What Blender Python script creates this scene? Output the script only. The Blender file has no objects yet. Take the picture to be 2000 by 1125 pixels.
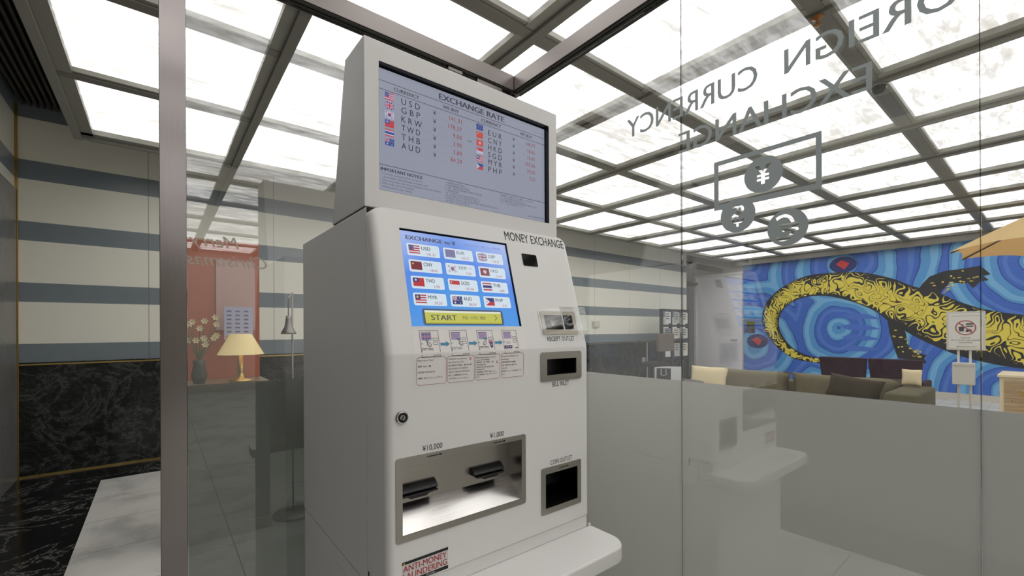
import bpy, bmesh, math, random
from mathutils import Vector, Matrix
random.seed(7)
S = bpy.context.scene
COL = S.collection
# ------------------------------------------------------------------ camera
FPX, YAW, HOR, ROLL, EYE = 861.975, math.radians(51.3465), 642.51, -0.0046966, 1.30
cam = bpy.data.cameras.new('camera'); cam_o = bpy.data.objects.new('camera', cam); COL.objects.link(cam_o)
F = Vector((math.cos(YAW), math.sin(YAW), 0)); r0 = Vector((math.sin(YAW), -math.cos(YAW), 0)); u0 = Vector((0, 0, 1))
cr, sr = math.cos(ROLL), math.sin(ROLL)
RT = cr * r0 + sr * u0; UP = -sr * r0 + cr * u0
m = Matrix((RT, UP, -F)).transposed().to_4x4(); m.translation = Vector((0, 0, EYE))
cam_o.matrix_world = m
cam.sensor_width = 36; cam.lens = FPX * 36 / 2000
cam.shift_y = (HOR - 562.5) / 2000
cam.clip_start = 0.05; cam.clip_end = 60
S.camera = cam_o
# ------------------------------------------------------------------ world, exposure
w = bpy.data.worlds.new('world'); S.world = w; w.use_nodes = True
w.node_tree.nodes['Background'].inputs[0].default_value = (.8, .82, .85, 1)
w.node_tree.nodes['Background'].inputs[1].default_value = 0.03
S.view_settings.view_transform = 'Standard'; S.view_settings.look = 'None'
S.view_settings.exposure = 1.08; S.view_settings.gamma = 1; S.view_settings.use_curve_mapping = False
PANEL_LIGHT = 1.22; DISP = .46                     # stone ceiling light; brightness of the machine's displays
# ------------------------------------------------------------------ materials
def srgb(r, g, b):
    f = lambda c: (c/255/12.92) if c/255 <= .04045 else ((c/255+.055)/1.055)**2.4
    return (f(r), f(g), f(b), 1)
class N:
    def __init__(s, name):
        s.m = bpy.data.materials.new(name); s.m.use_nodes = True; s.t = s.m.node_tree
        s.t.nodes.clear(); s.out = s.t.nodes.new('ShaderNodeOutputMaterial')
    def n(s, typ, ins=None, **kw):
        nd = s.t.nodes.new(typ)
        for k, v in kw.items(): setattr(nd, k, v)
        for k, v in (ins or {}).items(): s.set(nd, k, v)
        return nd
    def set(s, nd, k, v):
        sock = nd.inputs[k]
        if isinstance(v, bpy.types.NodeSocket): s.t.links.new(v, sock)
        elif isinstance(v, bpy.types.Node): s.t.links.new(v.outputs[0], sock)
        else: sock.default_value = v
    def math(s, op, a, b=None, c=None, clamp=False):
        nd = s.n('ShaderNodeMath', operation=op); nd.use_clamp = clamp
        s.set(nd, 0, a)
        if b is not None: s.set(nd, 1, b)
        if c is not None: s.set(nd, 2, c)
        return nd.outputs[0]
    def mix(s, f, a, b):
        nd = s.n('ShaderNodeMix', data_type='RGBA'); s.set(nd, 0, f); s.set(nd, 6, a); s.set(nd, 7, b); return nd.outputs[2]
    def ramp(s, f, stops, interp='LINEAR'):
        nd = s.n('ShaderNodeValToRGB'); s.set(nd, 0, f); cr_ = nd.color_ramp; cr_.interpolation = interp
        while len(cr_.elements) > 1: cr_.elements.remove(cr_.elements[-1])
        cr_.elements[0].position = stops[0][0]; cr_.elements[0].color = stops[0][1]
        for p, c in stops[1:]:
            e = cr_.elements.new(p); e.color = c
        return nd.outputs[0]
    def pos(s):
        g = s.n('ShaderNodeNewGeometry'); x = s.n('ShaderNodeSeparateXYZ', {0: g.outputs['Position']})
        return g, x.outputs[0], x.outputs[1], x.outputs[2]
    def noise(s, vec, scale, detail=3, dist=0, rough=.5, dim='3D'):
        nd = s.n('ShaderNodeTexNoise', noise_dimensions=dim)
        if vec is not None: s.set(nd, 'Vector', vec)
        s.set(nd, 'Scale', scale); s.set(nd, 'Detail', detail); s.set(nd, 'Distortion', dist); s.set(nd, 'Roughness', rough)
        return nd.outputs[0]
    def scale(s, vec, sc, loc=(0, 0, 0)):
        nd = s.n('ShaderNodeMapping', {0: vec}); nd.inputs['Scale'].default_value = sc; nd.inputs['Location'].default_value = loc; return nd.outputs[0]
    def done(s, shader):
        s.t.links.new(shader.outputs[0] if isinstance(shader, bpy.types.Node) else shader, s.out.inputs[0]); return s.m
_P = {}
def pbr(name, col, rough=.5, metal=0, bump=0, bscale=200, emis=None, es=1, spec=.5, var=0):
    if name in _P: return _P[name]
    k = N(name)
    p = k.n('ShaderNodeBsdfPrincipled', {'Roughness': rough, 'Metallic': metal, 'Specular IOR Level': spec})
    if var:
        g, x, y, z = k.pos(); nz = k.noise(g.outputs['Position'], bscale, 4)
        c2 = tuple(min(1, c*(1+var)) for c in col[:3])+(1,); c1 = tuple(c*(1-var) for c in col[:3])+(1,)
        k.set(p, 'Base Color', k.mix(nz, c1, c2))
    else: k.set(p, 'Base Color', col)
    if bump:
        g = k.n('ShaderNodeNewGeometry'); nz = k.noise(g.outputs['Position'], bscale, 2)
        b = k.n('ShaderNodeBump', {'Strength': bump, 'Distance': .002, 'Height': nz}); k.set(p, 'Normal', b)
    if emis:
        k.set(p, 'Emission Color', emis); k.set(p, 'Emission Strength', es)
    _P[name] = k.done(p); return _P[name]
def glow(name, rgb, s=1.0):                 # light given off by a display
    if name in _P: return _P[name]
    k = N(name); p = k.n('ShaderNodeBsdfPrincipled', {'Base Color': (.01, .01, .012, 1), 'Roughness': .25, 'Specular IOR Level': .3, 'Emission Color': srgb(*rgb), 'Emission Strength': s*DISP})
    _P[name] = k.done(p); return _P[name]
def schlick(k, base=.045, mult=1.0):
    g = k.n('ShaderNodeNewGeometry')
    d = k.n('ShaderNodeVectorMath', {0: g.outputs['Normal'], 1: g.outputs['Incoming']}, operation='DOT_PRODUCT').outputs['Value']
    a = k.math('SUBTRACT', 1.0, k.math('ABSOLUTE', d), clamp=True)
    p5 = k.math('POWER', a, 5.0)
    return k.math('MULTIPLY', k.math('ADD', k.math('MULTIPLY', p5, 1-base), base), mult)
def mk_glass():
    k = N('clear_glass')
    t = k.n('ShaderNodeBsdfTransparent', {0: (.992, .998, .995, 1)}); gl = k.n('ShaderNodeBsdfGlossy', {'Color': (1, 1, 1, 1), 'Roughness': 0.0})
    return k.done(k.n('ShaderNodeMixShader', {0: schlick(k, .09, 1.15), 1: t.outputs[0], 2: gl.outputs[0]}))
def mk_frost(nm, ct, cd, clear, refl=.21):
    k = N(nm)
    g, x, y, z = k.pos()
    tr = k.n('ShaderNodeBsdfTranslucent', {0: ct}); df = k.n('ShaderNodeBsdfDiffuse', {0: cd})
    tp = k.n('ShaderNodeBsdfTransparent', {0: (.9, .93, .92, 1)})
    a = k.n('ShaderNodeMixShader', {0: .42, 1: df.outputs[0], 2: tr.outputs[0]})
    b = k.n('ShaderNodeMixShader', {0: clear, 1: a.outputs[0], 2: tp.outputs[0]})
    gl = k.n('ShaderNodeBsdfGlossy', {'Color': (1, 1, 1, 1), 'Roughness': 0.0})
    return k.done(k.n('ShaderNodeMixShader', {0: schlick(k, refl, 1.0), 1: b.outputs[0], 2: gl.outputs[0]}))
def mk_acrylic():
    k = N('clear_acrylic')
    t = k.n('ShaderNodeBsdfTransparent', {0: (.96, .97, .97, 1)}); gl = k.n('ShaderNodeBsdfGlossy', {'Color': (1, 1, 1, 1), 'Roughness': 0.03})
    return k.done(k.n('ShaderNodeMixShader', {0: schlick(k, .07, 1.5), 1: t.outputs[0], 2: gl.outputs[0]}))
def mk_panel():
    k = N('backlit_onyx_stone'); g, x, y, z = k.pos()
    v = k.scale(g.outputs['Position'], (1.7, 6.5, 1))
    n1 = k.noise(v, 1.9, 10, .4, .70); n2 = k.noise(k.scale(g.outputs['Position'], (1, 1, 1), (5, 3, 0)), .9, 3, .5)
    f = k.math('ADD', k.math('MULTIPLY', n1, .75), k.math('MULTIPLY', n2, .25))
    c = k.ramp(f, [(.34, (.355, .335, .31, 1)), (.43, (.43, .415, .395, 1)), (.50, (.64, .63, .61, 1)), (.58, (1, .99, .98, 1))])
    return k.done(k.n('ShaderNodeEmission', {0: c, 1: PANEL_LIGHT}))
def mk_steel(name, col, rough, stretch, var=.12):
    k = N(name); g = k.n('ShaderNodeNewGeometry')
    v = k.scale(g.outputs['Position'], stretch); nz = k.noise(v, 1, 3)
    p = k.n('ShaderNodeBsdfPrincipled', {'Metallic': 1.0, 'Roughness': k.math('ADD', k.math('MULTIPLY', nz, .16), rough-.08), 'Anisotropic': .4})
    c1 = tuple(c*(1-var) for c in col[:3])+(1,); c2 = tuple(min(1, c*(1+var)) for c in col[:3])+(1,)
    k.set(p, 'Base Color', k.mix(nz, c1, c2)); return k.done(p)
def mk_striped():
    k = N('striped_stone_cladding'); g, x, y, z = k.pos()
    cream, dark = srgb(242, 240, 226), srgb(118, 129, 136)
    st = [(0, dark)]
    for a, b in ((1.175, 1.56), (1.73, 2.105), (2.27, 2.655), (2.815, 3.2)):
        st += [(a/4, cream), (b/4, dark)]
    base = k.ramp(k.math('DIVIDE', z, 4.0), st, 'CONSTANT')
    nz = k.noise(g.outputs['Position'], 6, 5)
    base = k.mix(k.math('MULTIPLY', nz, .10), base, (.6, .6, .55, 1))
    jx = k.math('FRACT', k.math('DIVIDE', k.math('ADD', x, 0.0), 1.13))      # vertical slab joints
    line = k.math('LESS_THAN', k.math('ABSOLUTE', k.math('SUBTRACT', jx, .93)), .0035)
    base = k.mix(k.math('MULTIPLY', line, .55), base, (.12, .12, .11, 1))
    return k.done(k.n('ShaderNodeBsdfPrincipled', {'Base Color': base, 'Roughness': .28}))
def mk_dark_marble(name, base, vein, rough=.12, sc=3.0, amt=1.0):
    k = N(name); g = k.n('ShaderNodeNewGeometry'); v = g.outputs['Position']
    w1 = k.noise(v, sc, 9, .7, .68); a = k.math('ABSOLUTE', k.math('SUBTRACT', w1, .5))
    w2 = k.noise(k.scale(v, (1.3, 1, 1.9), (3, 7, 2)), sc*2.2, 9, .9, .72); b = k.math('ABSOLUTE', k.math('SUBTRACT', w2, .52))
    va = k.ramp(a, [(0, (1, 1, 1, 1)), (.016, (.25, .25, .25, 1)), (.05, (0, 0, 0, 1))])
    vb = k.ramp(b, [(0, (.8, .8, .8, 1)), (.012, (.1, .1, .1, 1)), (.03, (0, 0, 0, 1))])
    f = k.math('MULTIPLY', k.math('ADD', va, vb, clamp=True), amt)
    return k.done(k.n('ShaderNodeBsdfPrincipled', {'Base Color': k.mix(f, base, vein), 'Roughness': rough}))
def mk_floor():
    k = N('marble_floor_with_black_border'); g, x, y, z = k.pos(); v = g.outputs['Position']
    n1 = k.noise(v, 2.2, 8, .5, .6)
    light = k.ramp(n1, [(.36, srgb(186, 184, 178)), (.5, srgb(216, 214, 208)), (.65, srgb(222, 220, 214))])
    def joint(c, off, pitch):
        f_ = k.math('FRACT', k.math('DIVIDE', k.math('ADD', c, off), pitch))
        return k.math('LESS_THAN', f_, .006/pitch)
    ln = k.math('MAXIMUM', joint(y, 10.0-.12, .56), joint(x, 10.45, .9))
    light = k.mix(k.math('MULTIPLY', ln, .7), light, srgb(95, 92, 88))
    a = k.math('ABSOLUTE', k.math('SUBTRACT', k.noise(v, 2.4, 9, .6, .68), .5))
    dark = k.ramp(a, [(0, srgb(120, 120, 118)), (.012, srgb(30, 30, 32)), (.03, srgb(11, 11, 13))])
    inside = k.math('MULTIPLY', k.math('GREATER_THAN', x, -.40), k.math('LESS_THAN', y, 5.24))
    return k.done(k.n('ShaderNodeBsdfPrincipled', {'Base Color': k.mix(inside, dark, light), 'Roughness': k.math('ADD', k.math('MULTIPLY', inside, .22), .16)}))
def mk_mural():
    k = N('blue_ring_mural_paint'); g, x, y, z = k.pos(); v = g.outputs['Position']
    wob = k.noise(v, .9, 2)
    best = None
    for i, (cy, cz, s) in enumerate(((2.87, 2.60, 1.0), (4.60, .95, 1.0), (2.95, 1.30, .8), (.15, 2.35, .8), (.55, .15, .75), (-1.3, 1.2, 1))):
        dy = k.math('SUBTRACT', y, cy); dz = k.math('SUBTRACT', z, cz)
        d = k.math('SQRT', k.math('ADD', k.math('MULTIPLY', dy, dy), k.math('MULTIPLY', dz, dz)))
        d = k.math('DIVIDE', d, s)
        best = d if best is None else k.math('SMOOTH_MIN', best, d, .12)
    d = k.math('ADD', best, k.math('MULTIPLY', k.math('SUBTRACT', wob, .5), .5))
    fr = k.math('FRACT', k.math('MULTIPLY', d, 1.7))
    A, B, Cc, D, O = srgb(86, 160, 222), srgb(58, 108, 206), srgb(124, 190, 236), srgb(42, 74, 166), srgb(84, 130, 216)
    c = k.ramp(fr, [(0, D), (.035, A), (.24, Cc), (.42, A), (.50, D), (.53, B), (.78, O), (.90, B)], 'CONSTANT')
    br = k.noise(k.scale(v, (1, 3, 18)), 3, 4)
    c = k.mix(k.math('MULTIPLY', br, .35), c, k.mix(.5, c, srgb(52, 92, 184)))
    return k.done(k.n('ShaderNodeBsdfPrincipled', {'Base Color': c, 'Roughness': .45}))
def mk_lizard():
    k = N('yellow_and_black_lizard_skin_paint')
    uv = k.n('ShaderNodeUVMap', uv_map='UVMap'); sp = k.n('ShaderNodeSeparateXYZ', {0: uv.outputs[0]})
    across = sp.outputs[1]
    g = k.n('ShaderNodeNewGeometry'); v = g.outputs['Position']
    n2 = k.noise(v, 4.6, .8, .35, .35); n1 = k.noise(k.scale(v, (1, 1, 1), (2, 5, 1)), 2.4, 1.0, .3, .4)
    edge = k.math('MULTIPLY', k.math('ABSOLUTE', k.math('SUBTRACT', across, .46)), 2.0)   # 0 middle, 1 edge
    tri = k.math('MULTIPLY', k.math('ABSOLUTE', k.math('SUBTRACT', k.math('FRACT', k.math('MULTIPLY', n2, 9.0)), .5)), 2.0)
    wd = k.math('ADD', k.math('MULTIPLY', k.math('POWER', edge, 2.2), 1.15), k.math('SUBTRACT', k.math('MULTIPLY', n1, 1.4), .60))
    wd = k.math('MAXIMUM', wd, .17)
    blk = k.math('LESS_THAN', tri, wd)
    thin = k.math('LESS_THAN', wd, .24)
    c = k.mix(blk, srgb(236, 218, 84), k.mix(thin, srgb(28, 28, 36), srgb(92, 68, 26)))
    return k.done(k.n('ShaderNodeBsdfPrincipled', {'Base Color': c, 'Roughness': .45}))
def mk_brick():
    k = N('dark_brick'); g, x, y, z = k.pos(); cb = k.n('ShaderNodeCombineXYZ', {0: x, 1: z, 2: 0.0})
    b = k.n('ShaderNodeTexBrick', {'Vector': cb.outputs[0], 'Color1': srgb(96, 70, 60), 'Color2': srgb(60, 52, 50), 'Mortar': srgb(34, 34, 36), 'Scale': 4.0})
    return k.done(k.n('ShaderNodeBsdfPrincipled', {'Base Color': b.outputs[0], 'Roughness': .8}))
def mk_wood():
    k = N('light_wood_grain'); g = k.n('ShaderNodeNewGeometry'); nz = k.noise(k.scale(g.outputs['Position'], (4, 2, 40)), 1.5, 5, .6)
    return k.done(k.n('ShaderNodeBsdfPrincipled', {'Base Color': k.ramp(nz, [(.3, srgb(150, 122, 86)), (.7, srgb(186, 160, 120))]), 'Roughness': .5}))
def mk_touch_bg():
    k = N('touch_display_blue'); g, x, y, z = k.pos()
    t = k.math('DIVIDE', k.math('SUBTRACT', z, 1.307), .224); h = k.math('DIVIDE', k.math('SUBTRACT', x, .433), .31)
    f = k.math('ADD', k.math('MULTIPLY', t, .75), k.math('MULTIPLY', k.math('ABSOLUTE', k.math('SUBTRACT', h, .45)), .5))
    c = k.ramp(f, [(0, srgb(82, 158, 226)), (.35, srgb(74, 150, 232)), (.62, srgb(88, 140, 234)), (.8, srgb(140, 172, 240)), (1, srgb(176, 192, 240))])
    return k.done(k.n('ShaderNodeBsdfPrincipled', {'Base Color': (.01, .01, .012, 1), 'Roughness': .2, 'Specular IOR Level': .3, 'Emission Color': c, 'Emission Strength': .92*DISP}))
def mk_fabric(name, c, sc=220, var=.25):
    k = N(name); g = k.n('ShaderNodeNewGeometry'); nz = k.noise(g.outputs['Position'], sc, 3); n2 = k.noise(g.outputs['Position'], 9, 3)
    c1 = tuple(q*(1-var) for q in c[:3])+(1,); c2 = tuple(min(1, q*(1+var)) for q in c[:3])+(1,)
    p = k.n('ShaderNodeBsdfPrincipled', {'Base Color': k.mix(k.math('ADD', k.math('MULTIPLY', nz, .6), k.math('MULTIPLY', n2, .4)), c1, c2), 'Roughness': .9})
    k.set(p, 'Normal', k.n('ShaderNodeBump', {'Strength': .4, 'Distance': .003, 'Height': nz})); return k.done(p)
def mk_canopy():
    k = N('cream_canopy_cloth'); d = k.n('ShaderNodeBsdfDiffuse', {0: srgb(226, 200, 150)}); t = k.n('ShaderNodeBsdfTranslucent', {0: srgb(214, 158, 84)})
    return k.done(k.n('ShaderNodeMixShader', {0: .35, 1: d.outputs[0], 2: t.outputs[0]}))
def mk_shade():
    k = N('lit_lamp_shade')
    return k.done(k.n('ShaderNodeBsdfPrincipled', {'Base Color': srgb(216, 200, 152), 'Roughness': .8, 'Emission Color': srgb(226, 196, 130), 'Emission Strength': .16}))
GLASS, FROST, FROST_L, ACR, ONYX = mk_glass(), mk_frost('frosted_film', (.84, .84, .79, 1), (.60, .605, .585, 1), .10), mk_frost('frosted_film_shade_tinted', (.30, .31, .28, 1), (.12, .13, .115, 1), .40, .11), mk_acrylic(), mk_panel()  # left band is the same film, its colours darkened for the dimmer side
STEEL_V = mk_steel('brushed_stainless_upright', (.26, .235, .23, 1), .20, (900, 900, 4))
STEEL_H = mk_steel('brushed_stainless_header', (.27, .245, .235, 1), .36, (6, 6, 700))
STEEL_K = mk_steel('brushed_steel_bezel', (.47, .445, .405, 1), .34, (14, 14, 800))
STEEL_B = mk_steel('bright_steel_tray', (.66, .64, .62, 1), .20, (14, 14, 500))
PAINT = pbr('off_white_machine_paint', srgb(232, 230, 228), .38, bump=.06, bscale=900, spec=.4)
PAINT2 = pbr('pale_display_housing_paint', srgb(224, 222, 220), .42, bump=.06, bscale=900, spec=.4)
BLACK = pbr('black_plastic', (.008, .008, .009, 1), .35)
MATT = pbr('matt_black_gap', (.006, .006, .006, 1), .8)
INK = pbr('black_ink', (.012, .012, .014, 1), .6)
GREYINK = pbr('dark_grey_ink', (.05, .05, .055, 1), .6)
STRIPES, FLOOR = mk_striped(), mk_floor()
DADO = mk_dark_marble('black_green_marble_dado', srgb(14, 16, 16), srgb(96, 100, 96), .16, 2.6, .55)
GREYM = mk_dark_marble('grey_veined_marble', srgb(120, 120, 118), srgb(80, 80, 80), .3, 2.0, .6)
BRASS = pbr('brass_strip', srgb(206, 178, 110), .3, 1)
BEAM = pbr('grey_ceiling_metal', srgb(142, 141, 132), .45, spec=.4)
BEAM2 = pbr('darker_grey_ceiling_metal', srgb(116, 114, 106), .45, spec=.4)
DARKC = pbr('dark_ceiling_paint', srgb(38, 36, 35), .6)
SLAT = pbr('dark_brown_slat', srgb(58, 52, 48), .5)
VINYL = pbr('grey_vinyl_lettering', srgb(158, 166, 166), .6)
DOORP = pbr('white_lacquered_door', srgb(242, 241, 248), .35)
WALLG = pbr('warm_grey_plaster', srgb(196, 192, 186), .8)

# ------------------------------------------------------------------ mesh helpers
class B:
    def __init__(s): s.v = []; s.f = []; s.m = []; s.mats = []; s.uv = {}
    def mi(s, mat):
        if mat not in s.mats: s.mats.append(mat)
        return s.mats.index(mat)
    def face(s, pts, mat=None):
        i = len(s.v); s.v += [tuple(p) for p in pts]; s.f.append(tuple(range(i, i+len(pts)))); s.m.append(s.mi(mat) if mat else 0)
    def box(s, a, b, mat=None):
        x0, y0, z0 = a; x1, y1, z1 = b; i = len(s.v)
        s.v += [(x0,y0,z0),(x1,y0,z0),(x1,y1,z0),(x0,y1,z0),(x0,y0,z1),(x1,y0,z1),(x1,y1,z1),(x0,y1,z1)]
        for q in ((0,3,2,1),(4,5,6,7),(0,1,5,4),(1,2,6,5),(2,3,7,6),(3,0,4,7)):
            s.f.append(tuple(i+k for k in q)); s.m.append(s.mi(mat) if mat else 0)
        return s
    def prism(s, poly, fn, d0, d1, mat=None):        # poly in 2D, fn(x, y, depth) -> 3D
        n = len(poly); i = len(s.v)
        s.v += [tuple(fn(x, y, d0)) for x, y in poly] + [tuple(fn(x, y, d1)) for x, y in poly]
        k = s.mi(mat) if mat else 0
        s.f.append(tuple(range(i+n-1, i-1, -1))); s.f.append(tuple(range(i+n, i+2*n))); s.m += [k, k]
        for j in range(n):
            s.f.append((i+j, i+(j+1) % n, i+n+(j+1) % n, i+n+j)); s.m.append(k)
        return s
    def ring(s, po, pi, fn, d0, d1, mat=None):       # frame between two outlines with the same point count
        n = len(po); i = len(s.v); k = s.mi(mat) if mat else 0
        for P in (po, pi):
            for d in (d0, d1): s.v += [tuple(fn(x, y, d)) for x, y in P]
        o0, o1, i0, i1 = i, i+n, i+2*n, i+3*n
        for j in range(n):
            q = (j+1) % n
            for f_ in ((o1+j, o1+q, i1+q, i1+j), (o0+q, o0+j, i0+j, i0+q), (o0+j, o0+q, o1+q, o1+j), (i0+q, i0+j, i1+j, i1+q)):
                s.f.append(f_); s.m.append(k)
        return s
    def lathe(s, prof, c, n=24, mat=None, ax='z'):
        i = len(s.v); k = s.mi(mat) if mat else 0
        for r_, h in prof:
            for j in range(n):
                a = 2*math.pi*j/n; p = (r_*math.cos(a), r_*math.sin(a), h)
                if ax == 'y': p = (p[0], p[2], p[1])
                s.v.append((c[0]+p[0], c[1]+p[1], c[2]+p[2]))
        for q in range(len(prof)-1):
            for j in range(n):
                s.f.append((i+q*n+j, i+q*n+(j+1) % n, i+(q+1)*n+(j+1) % n, i+(q+1)*n+j)); s.m.append(k)
        s.f.append(tuple(i+j for j in range(n))[::-1]); s.m.append(k)
        s.f.append(tuple(i+(len(prof)-1)*n+j for j in range(n))); s.m.append(k)
        return s
    def tube(s, a, b, r_, n=10, mat=None):
        a, b = Vector(a), Vector(b); d = (b-a).normalized(); t = d.orthogonal().normalized(); u_ = d.cross(t); i = len(s.v); k = s.mi(mat) if mat else 0
        for P in (a, b):
            for j in range(n):
                q = P + r_*(math.cos(2*math.pi*j/n)*t + math.sin(2*math.pi*j/n)*u_); s.v.append(tuple(q))
        for j in range(n): s.f.append((i+j, i+(j+1) % n, i+n+(j+1) % n, i+n+j)); s.m.append(k)
        s.f.append(tuple(range(i+n-1, i-1, -1))); s.f.append(tuple(range(i+n, i+2*n))); s.m += [k, k]
        return s
    def cushion(s, c, h, axes, mat=None, n=8, p=2.6, thick=None):  # puffy pillow: c centre, h half sizes, axes three unit vectors
        i = len(s.v); k = s.mi(mat) if mat else 0; ax = [Vector(a) for a in axes]
        for side in (1, -1):
            for a in range(n+1):
                for b_ in range(n+1):
                    u_, v_ = 2*a/n-1, 2*b_/n-1
                    e = max(0, (1-abs(u_)**p)*(1-abs(v_)**p))**.5
                    pull = 1-.07*(1-abs(u_*v_))*(abs(u_)**6+abs(v_)**6)
                    q = Vector(c)+ax[0]*h[0]*u_*pull+ax[1]*h[1]*v_*pull+ax[2]*h[2]*e*side
                    s.v.append(tuple(q))
        for sd in (0, 1):
            o = i+sd*(n+1)**2
            for a in range(n):
                for b_ in range(n):
                    q = (o+a*(n+1)+b_, o+(a+1)*(n+1)+b_, o+(a+1)*(n+1)+b_+1, o+a*(n+1)+b_+1)
                    s.f.append(q if sd == 0 else q[::-1]); s.m.append(k)
        return s
    def build(s, name, mat=None, parent=None, smooth=False, bevel=0, weld=False):
        me = bpy.data.meshes.new(name); me.from_pydata(s.v, [], s.f)
        for mm in ([mat] if mat else s.mats): me.materials.append(mm)
        if not mat: me.polygons.foreach_set('material_index', s.m)
        bm = bmesh.new(); bm.from_mesh(me)
        if weld: bmesh.ops.remove_doubles(bm, verts=bm.verts, dist=1e-5)
        bmesh.ops.recalc_face_normals(bm, faces=bm.faces); bm.to_mesh(me); bm.free()
        o = bpy.data.objects.new(name, me); COL.objects.link(o)
        if parent: o.parent = parent; o.matrix_parent_inverse = parent.matrix_world.inverted() if parent.type != 'EMPTY' else Matrix.Translation(-parent.location)
        if smooth: me.polygons.foreach_set('use_smooth', [True]*len(me.polygons))
        if bevel:
            md = o.modifiers.new('bevel', 'BEVEL'); md.width = bevel; md.segments = 3; md.limit_method = 'ANGLE'
            me.polygons.foreach_set('use_smooth', [True]*len(me.polygons))
            wn = o.modifiers.new('wn', 'WEIGHTED_NORMAL'); wn.keep_sharp = False
        return o
def thing(name, label, cat, loc=(0, 0, 0), group=None):
    o = bpy.data.objects.new(name, None); COL.objects.link(o); o.location = loc; o.empty_display_size = .1
    return tag(o, label, cat, group)
def tag(o, label, cat, group=None):
    o['label'] = label; o['category'] = cat
    if group: o['group'] = group
    return o
def struct(o): o['kind'] = 'structure'; return o
def lab(o, t): o['label'] = t; return o
def rrect(x0, y0, x1, y1, r_, n=5):
    out = []
    for cx_, cy_, a0 in ((x1-r_, y1-r_, 0), (x0+r_, y1-r_, 90), (x0+r_, y0+r_, 180), (x1-r_, y0+r_, 270)):
        for j in range(n+1):
            a = math.radians(a0+90*j/n); out.append((cx_+r_*math.cos(a), cy_+r_*math.sin(a)))
    return out
# surfaces: functions (x, y, height above surface) -> world
K = .279; HK = math.hypot(1, K)
YF = .875                                           # vertical lower front of the machine
def s_vert(x, y, d=0): return (x, YF-d, y)
def s_slope(x, s, d=0): return (x, .873+s*K/HK-d/HK, 1.24+s/HK+d*K/HK)
def s_lcd(x, y, d=0): return (.403+x, 1.013-d, 1.628+y)
def s_glass(y, z, d=0): return (1.3615-d, y*1.0123, 1.3+(z-1.3)*1.0123)      # inner face of the right-hand glass
# text
_cu = {}
def text_mesh(body, bold=0, shear=0, space=1):
    key = (body, bold, shear, space)
    if key in _cu: return _cu[key]
    c = bpy.data.curves.new('txt', 'FONT'); c.body = body; c.offset = bold; c.shear = shear; c.resolution_u = 3; c.space_character = space
    o = bpy.data.objects.new('txt', c); COL.objects.link(o)
    dg = bpy.context.evaluated_depsgraph_get(); dg.update()
    me = bpy.data.meshes.new_from_object(o.evaluated_get(dg))
    vs = [tuple(v.co) for v in me.vertices]; fs = [tuple(p.vertices) for p in me.polygons]
    bpy.data.objects.remove(o); bpy.data.curves.remove(c); bpy.data.meshes.remove(me)
    x0 = min(v[0] for v in vs); x1 = max(v[0] for v in vs)
    vs = [(v[0]-x0, v[1]) for v in vs]
    _cu[key] = (vs, fs, x1-x0); return _cu[key]
def put_text(b, body, surf, x, y, cap, width=None, right=None, mat=None, d=.0004, bold=0, shear=0, space=1):
    vs, fs, wd = text_mesh(body, 0, shear, space)
    sy = cap/.70; sx = (width/wd) if width else sy
    if right is not None: x = right-wd*sx
    k = b.mi(mat) if mat else 0
    for ox in ((0,) if bold <= 0 else (-bold*.8*sx, bold*.8*sx)):       # heavier strokes: the glyphs laid down twice
        i = len(b.v)
        for vx, vy in vs: b.v.append(tuple(surf(x+ox+vx*sx, y+vy*sy, d+(.00003 if ox > 0 else 0))))
        for f_ in fs: b.f.append(tuple(i+j for j in f_)); b.m.append(k)
def line(b, surf, pts, wd, mat, d=.0004, closed=False):
    n = len(pts); rng = range(n if closed else n-1)
    for j in rng:
        (xa, ya), (xb, yb) = pts[j], pts[(j+1) % n]
        L = math.hypot(xb-xa, yb-ya) or 1; nx, ny = -(yb-ya)/L*wd/2, (xb-xa)/L*wd/2; ex, ey = (xb-xa)/L*wd/2, (yb-ya)/L*wd/2
        b.face([surf(xa-ex+nx, ya-ey+ny, d), surf(xa-ex-nx, ya-ey-ny, d), surf(xb+ex-nx, yb+ey-ny, d), surf(xb+ex+nx, yb+ey+ny, d)], mat)
def poly(b, surf, pts, mat, d=.0004): b.face([surf(x, y, d) for x, y in pts], mat)
def rect(b, surf, x0, y0, x1, y1, mat, d=.0004): poly(b, surf, [(x0, y0), (x1, y0), (x1, y1), (x0, y1)], mat, d)
def disc(b, surf, x, y, r_, mat, d=.0004, n=16, a0=0, a1=360, ry=None):
    ry = ry or r_
    poly(b, surf, [(x+r_*math.cos(math.radians(a0+(a1-a0)*j/n)), y+ry*math.sin(math.radians(a0+(a1-a0)*j/n))) for j in range(n)], mat, d)

# ================================================================== SETTING
struct(B().box((-1.1, -7.9, -.1), (13.6, 8.6, 0)).build('floor', FLOOR))
YW = 5.767
b = B(); b.box((-1.1, YW, 0), (10.09, YW+.25, 3.4)); wf = struct(b.build('wall_far', STRIPES))
b = B(); b.box((-.985, YW-.012, .012), (10.09, YW, 1.02)); struct(b.build('trim_1', DADO))
b = B(); b.box((-.985, YW-.016, 0), (10.09, YW-.0125, .014)); b.box((-.985, YW-.018, .995), (10.09, YW-.0125, 1.008)); b.box((-.985, YW-.03, 0), (-.965, YW-.0185, 3.3)); struct(b.build('trim_2', BRASS))
b = B(); b.box((-1.2, -7.9, 0), (-.985, YW, 3.4)); struct(b.build('wall_left', STRIPES))
b = B(); b.box((-.985, -7.6, .0), (-.973, 5.72, 2.55)); struct(b.build('trim_3', GREYM))
b = B(); b.box((-1.1, -8.0, 0), (13.6, -7.8, 3.4)); struct(b.build('wall_back', WALLG))
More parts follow.
